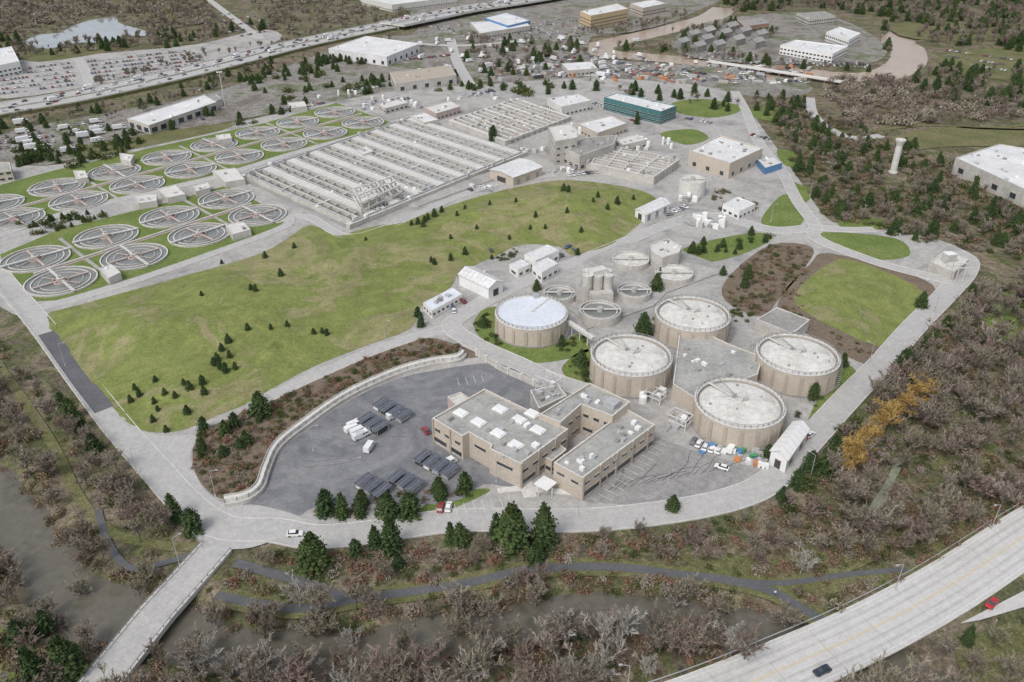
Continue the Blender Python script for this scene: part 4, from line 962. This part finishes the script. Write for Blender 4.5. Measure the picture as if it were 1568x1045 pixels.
for u,v,h in [(268,795,9),(297,815,8),(482,868,12),(470,858,8),(600,842,12),(575,835,8),(785,832,14),(833,832,14),(820,860,7),(760,820,9),(500,785,8),(525,790,8),(552,790,8),(595,790,8),(628,790,9),(672,755,6),(712,752,7),(690,828,7),(705,830,7),(1380,572,11),(1410,545,9),(985,512,11),(822,445,6),(740,500,6),(1480,485,9),(645,500,6),(640,485,5),(400,635,9),(345,665,6),(360,655,6),(310,690,5),(1140,440,7),(1145,425,6),(1245,610,7),(1190,640,4),(1290,560,6),(890,560,7),(895,575,5),(1175,700,5),(1005,445,8),(1010,425,5),(755,215,10),(30,255,8),(975,190,10),(1030,780,6),(1410,470,7),(1265,725,10),(1275,700,9),(1240,720,7),(1220,745,7),(60,1050,12),(105,1030,12),(35,985,8),(70,960,6),(1480,985,6),(860,530,5),(110,640,8),(125,655,7),(145,690,7),(95,620,6),(610,870,5),(545,850,6)]:
    x,y=G(u,v); h*=R(.88,1.08); put('conifer_tree',random.choice(CON),x,y,-.2,R(0,6),(h*R(.9,1.1),h*R(.9,1.1),h))
for u,v,h in [(1288,735,11),(1300,715,13),(1315,700,12),(1330,690,12),(1345,668,11),(1365,650,11),(1385,640,12),(1400,622,12),(1415,610,10),(1310,725,10),(1295,700,8),(1350,660,13),(1422,615,9),(1375,632,10)]:
    x,y=G(u,v); put('golden_willow_tree',WIL,x,y,-.3,R(0,6),(h*.9,h*.9,h))
for u,v,h,k in [(855,985,14,3),(870,990,15,0),(950,985,14,3),(1000,980,13,1),(930,1000,14,3),(460,930,11,3),(650,1045,15,2),(590,1050,14,2),(740,1040,13,0),(1140,1010,12,2),(1225,880,10,3),(1285,850,11,1),(1300,820,12,1),(240,820,11,1),(215,830,10,1),(460,1060,14,2),(400,1065,13,0),(1350,1085,16,0),(1400,1080,15,0),(1060,1000,9,0),(535,980,10,3),(120,900,9,0),(160,860,10,1),(1420,830,14,1),(1430,800,14,1),(1300,1100,15,1),(1470,1060,13,0),(1540,1050,12,0),(1060,840,9,2),(1080,860,9,2),(1150,850,9,1),(405,870,8,0),(700,965,11,0),(620,985,10,1),(785,985,11,1)]:
    x,y=G(u,v); put('bare_tree',BT[k],x,y,float(gzv(np.array([[x,y]]))[0]),R(0,6),(h,h,h))
zones_left=[(-120,480),(0,520),(60,600),(150,690),(250,790),(310,850),(250,910),(60,1120),(-120,1120)]
scatter(zones_left,.023,[BT[0],BT[1],BT[2],BT[0],BT[1]],6,11,'riverside_woodland','bare_tree',clear=.5)
scatter(zones_left,.07,[SBr[0],SBr[1],SBL],1.5,3.2,'riverside_undergrowth','shrub',clear=.3)
scatter(zones_left,.02,SG,1.2,2.6,'riverside_undergrowth','shrub',clear=.3)
low=[(350,855),(700,840),(1150,800),(1240,760),(1300,800),(1568,700),(1568,790),(1250,960),(1050,1045),(900,1140),(120,1140),(300,900)]
scatter([(380,940),(800,915),(1050,905),(1250,950),(1130,1040),(900,1140),(120,1140),(230,960)],.036,BT[:3]+[BT[0],BT[1],BT[1],BT[3],BT[0]],7,12.5,'riverbank_woodland','bare_tree',clear=.3)
scatter([(350,855),(700,840),(1150,800),(1240,760),(1300,870),(1250,930),(1050,890),(800,900),(450,925)],.014,BT[:2]+BT[:3],4.5,8,'trailside_trees','bare_tree',clear=1.2)
scatter(low,.11,[SBr[0],SBr[1],SBL,SBL,SO,SBr[0]],1.2,3.0,'trailside_brush','shrub',clear=.2)
scatter(low,.028,SG,1.0,2.4,'trailside_shrubs','shrub',clear=.3)
scatter([(360,850),(700,830),(1150,790),(1210,760),(1220,790),(1000,850),(700,865),(400,880)],.06,[SBr[0],SO,SG[0],SBr[1]],1.2,2.6,'roadside_shrubs','shrub',clear=.2)
rz=[(1240,770),(1300,650),(1400,540),(1480,470),(1530,440),(1700,400),(1700,700),(1568,780),(1450,860),(1350,900),(1280,860)]
scatter(rz,.023,[BT[0],BT[1],BT[2],BT[1],BT[1]],7,13,'wetland_woodland','bare_tree',clear=.8)
scatter(rz,.055,[SBr[0],SBr[1],SBL],1.3,3,'wetland_brush','shrub',clear=.3)
scatter(rz,.022,SG,1.2,2.6,'wetland_shrubs','shrub',clear=.3)
scatter([(1480,960),(1600,900),(1700,1000),(1568,1100),(1350,1120),(1250,1100)],.016,[BT[0],BT[1]],7,12,'highway_side_trees','bare_tree',clear=1)
scatter([(1180,740),(1290,640),(1340,580),(1420,520),(1440,530),(1330,640),(1260,760),(1200,790)],.025,[SG[0],SG[1],CON[1]],2,5,'roadside_evergreens','tree',clear=.5)
scatter([(1360,560),(1480,440),(1520,460),(1400,560)],.012,CON,5,8,'roadside_conifers','tree',clear=.5)
bed=[(300,668),(330,650),(415,615),(520,565),(640,520),(690,525),(735,545),(695,552),(600,574),(530,607),(470,648),(422,685),(406,715),(400,742),(378,760),(345,765),(318,752),(296,715)]
scatter(bed,.24,[SBr[0],SG[0],SO,SBr[1],SG[1],SBL],.8,2.2,'bed_shrubs','shrub',z=Z0)
scatter([(300,680),(420,620),(440,650),(400,740),(320,750)],.01,CON[:2],3,6,'bed_conifers','tree',z=Z0)
scatter([(475,785),(560,755),(650,745),(740,735),(760,750),(650,785),(560,795)],.01,CON[1:],3,6,'parking_hedge_trees','tree',ko=False,z=Z0)
scatter([(475,785),(560,762),(650,755),(740,742),(760,750),(650,785),(560,795)],.09,SG+SBr,1,2,'parking_shrubs','shrub',ko=False,z=Z0)
scatter([(1115,425),(1180,375),(1245,380),(1225,420),(1195,455),(1165,485),(1110,460)],.1,[SBr[0],SBr[1],SG[0]],1,2.5,'bed_shrubs','shrub',z=Z0)
scatter([(1195,485),(1198,450),(1240,405),(1225,450),(1240,490),(1290,515),(1350,540),(1400,510),(1430,462),(1440,470),(1355,552),(1300,548),(1250,520)],.07,[SBr[0],SBr[1],SG[0]],.8,1.8,'bed_shrubs','shrub',z=Z0)
for zn in [[(870,560),(900,530),(912,590),(900,600)],[(725,500),(745,480),(760,520),(790,540),(740,525)],[(850,530),(900,505),(905,520),(860,545)],[(1240,600),(1280,570),(1290,590),(1240,630)],[(975,500),(1005,480),(1003,515),(985,520)],[(1160,650),(1250,640),(1220,620),(1180,700)],[(1110,460),(1160,480),(1150,500),(1118,490)],[(940,600),(990,610),(1000,620),(960,610)],[(750,395),(790,380),(800,388),(770,402)]]:
    scatter(zn,.12,SG,1,2.2,'tank_side_shrubs','shrub',z=Z0)
scatter([(700,548),(760,530),(860,580),(880,600),(810,590),(750,555)],.06,[SBr[0],SG[0]],1,2,'slope_shrubs','shrub',z=Z0)
scatter([(1050,375),(1180,352),(1185,370),(1100,400),(1110,430),(1050,405)],.02,[CON[2],SG[0],CON[1]],2.5,5,'service_conifers','tree',z=Z0)
scatter([(1070,300),(1110,290),(1190,330),(1120,340)],.03,[SBr[0],SG[0]],1.5,3,'bed_shrubs','shrub',z=Z0)
scatter([(20,345),(160,322),(170,332),(60,362)],.06,[SG[0],CON[1]],2,4,'hedge_shrubs','shrub',z=Z0)
ur=[(1170,150),(1290,180),(1400,230),(1568,300),(1700,330),(1700,420),(1568,400),(1480,380),(1400,370),(1270,340),(1230,280),(1200,230)]
scatter(ur,.0065,CON,5,10,'hillside_conifers','tree',clear=1); scatter(ur,.04,[SBr[0],SBr[1],SBL,SG[0]],2,4,'hillside_brush','shrub',clear=.5); scatter(ur,.008,BT[:2],6,9,'hillside_bare_trees','tree',clear=1)
scatter([(1260,130),(1330,115),(1420,140),(1530,150),(1560,185),(1400,195),(1290,190)],.016,[BT[0],BT[2],SBL],6,10,'hilltop_woodland','tree')
scatter([(1370,100),(1568,110),(1700,200),(1560,190),(1400,140)],.007,[BT[0],BT[1],CON[1]],7,12,'distant_woodland','tree')
scatter([(1340,130),(1400,80),(1430,30),(1400,10),(1350,40),(1360,100)],.01,[BT[0],BT[1],CON[1]],8,12,'distant_woodland','tree')
scatter([(1380,-20),(1700,-20),(1700,90),(1400,70)],.006,[BT[0],BT[1],CON[1],BT[2]],9,14,'distant_woodland','tree')
scatter([(1080,-25),(1400,-25),(1400,30),(1250,15),(1120,20)],.006,[BT[0],BT[1],CON[1],BT[2]],9,14,'distant_woodland','tree')
scatter([(1040,70),(1180,60),(1190,50),(1110,32),(1040,50)],.008,[BT[0],CON[1],BT[2]],6,10,'neighbourhood_trees','tree')
scatter([(780,130),(1240,150),(1180,180),(900,140)],.007,[CON[2],CON[1],BT[0]],5,9,'boundary_trees','tree')
scatter([(720,55),(900,70),(900,100),(760,125),(710,95)],.006,[BT[0],BT[2],CON[1]],6,10,'lot_trees','tree')
scatter([(880,50),(1000,35),(1060,15),(1030,50),(930,62)],.01,[BT[0],BT[1]],6,10,'riverside_trees','tree'); scatter([(940,75),(1050,70),(1200,98),(1340,105),(1330,115),(1100,95)],.01,[BT[0],BT[1],CON[1]],6,10,'riverside_trees','tree')
for zn,d_ in [([(320,195),(420,170),(440,140),(560,120),(720,115),(740,135),(600,145),(480,160),(380,195)],.008),([(0,215),(200,190),(330,165),(340,175),(230,215),(60,250)],.004),([(20,235),(75,215),(85,240),(40,255)],.03),([(60,245),(220,205),(250,215),(120,262)],.012),([(360,120),(560,80),(580,95),(400,145)],.008),([(700,125),(850,130),(840,150),(720,140)],.01)]:
    scatter(zn,d_,[CON[2],CON[1],SG[0]],4,8,'boundary_conifers','tree')
scatter([(-20,190),(200,155),(420,95),(600,60),(610,70),(430,110),(210,175),(-20,215)],.01,[BT[0],CON[1],BT[1]],5,8,'freeway_trees','tree',clear=2)
scatter([(-40,0),(60,-20),(300,-20),(330,30),(250,60),(200,20),(120,25),(30,50),(-40,60)],.008,[BT[0],BT[1],SBL],6,11,'distant_woodland','tree')
scatter([(20,80),(30,55),(120,28),(190,20),(250,55),(180,75),(60,85)],.007,[BT[0],BT[1],SBL],4,8,'pondside_woodland','tree')
scatter([(-40,62),(250,55),(420,30),(420,45),(250,75),(-40,98)],.007,[BT[0],BT[1],CON[1]],6,11,'distant_woodland','tree')
scatter([(100,130),(420,62),(560,30),(640,20),(620,32),(420,75),(110,150)],.006,[BT[0],BT[1]],6,10,'freeway_trees','tree',clear=1)
scatter([(380,0),(640,-20),(640,15),(420,50)],.005,[BT[0],BT[1],SBL],6,10,'distant_woodland','tree')
# ---------------------------------------------------------------- walker on the trail
def walker(u,v):
    x,y=G(u,v)
    V=[(0,0,.95),(0,.0,1.15),(0,.02,1.42),(0,.02,1.55),(0,.03,1.66),(.1,0,.9),(.12,.22,.5),(.12,.2,.08),(.12,.32,.05),(-.1,0,.9),(-.12,-.05,.5),(-.12,-.32,.12),(-.12,-.22,.05),(.2,.02,1.4),(.26,-.12,1.12),(.24,-.02,.88),(-.2,.02,1.4),(-.26,.12,1.12),(-.24,.28,.95)]
    E=[(0,1),(1,2),(2,3),(3,4),(0,5),(5,6),(6,7),(7,8),(0,9),(9,10),(10,11),(11,12),(2,13),(13,14),(14,15),(2,16),(16,17),(17,18)]
    rad=[.15,.14,.16,.06,.11,.1,.07,.05,.04,.1,.07,.05,.04,.07,.05,.035,.07,.05,.035]
    me=bpy.data.meshes.new('walking_person'); me.from_pydata(V,E,[]); ob=bpy.data.objects.new('walking_person',me); scene.collection.objects.link(ob)
    ob.modifiers.new('Skin','SKIN')
    if not me.skin_vertices: bpy.context.view_layer.objects.active=ob
    sk=me.skin_vertices[0].data
    for i,r in enumerate(rad): sk[i].radius=(r,r)
    sk[0].use_root=True; ob.modifiers.new('Sub','SUBSURF').render_levels=1
    m,nt,b=newmat('walker_clothes'); tc=nt.nodes.new('ShaderNodeTexCoord'); sp=nt.nodes.new('ShaderNodeSeparateXYZ'); nt.links.new(tc.outputs['Object'],sp.inputs[0])
    mr=nt.nodes.new('ShaderNodeMath'); mr.operation='DIVIDE'; mr.inputs[1].default_value=2; nt.links.new(sp.outputs[2],mr.inputs[0])
    r=ramp(nt,[(.04,.04,.05),(.06,.07,.1),(.8,.8,.8),(.45,.3,.22),(.1,.06,.04)],[0,.06,.46,.76,.86]); r.color_ramp.interpolation='CONSTANT'; nt.links.new(mr.outputs[0],r.inputs[0]); nt.links.new(r.outputs[0],b.inputs['Base Color'])
    me.materials.append(m); ob.location=(x,y,.07)
try: walker(1186,912)
except Exception as e: print('walker',e)
# ---------------------------------------------------------------- light, sky, camera
el=math.radians(52); az=math.radians(215)
sun=bpy.data.lights.new('sun','SUN'); sun.energy=1.35; sun.angle=math.radians(18); sun.color=(1,.97,.92)
so=bpy.data.objects.new('sun',sun); scene.collection.objects.link(so)
d=Vector((math.sin(az)*math.cos(el),math.cos(az)*math.cos(el),math.sin(el))); so.rotation_euler=d.to_track_quat('Z','Y').to_euler()
w=bpy.data.worlds.new('World'); scene.world=w; w.use_nodes=True; nt=w.node_tree; bg=nt.nodes['Background']
sky=nt.nodes.new('ShaderNodeTexSky'); sky.sky_type='NISHITA'; sky.sun_disc=False; sky.sun_elevation=el; sky.sun_rotation=az; sky.air_density=1.0; sky.dust_density=3
hs=nt.nodes.new('ShaderNodeHueSaturation'); hs.inputs['Saturation'].default_value=.4; hs.inputs['Value'].default_value=1.12
nt.links.new(sky.outputs[0],hs.inputs['Color']); nt.links.new(hs.outputs[0],bg.inputs[0]); bg.inputs[1].default_value=.15
cam=bpy.data.cameras.new('camera'); co=bpy.data.objects.new('camera',cam); scene.collection.objects.link(co)
cam.sensor_width=36; cam.lens=36*FP/1568; cam.clip_end=12000; cam.clip_start=1
co.location=(0,0,HC); co.rotation_euler=(math.radians(90)-TH,0,0); scene.camera=co
scene.view_settings.view_transform='Standard'; scene.view_settings.look='None'; scene.view_settings.exposure=0
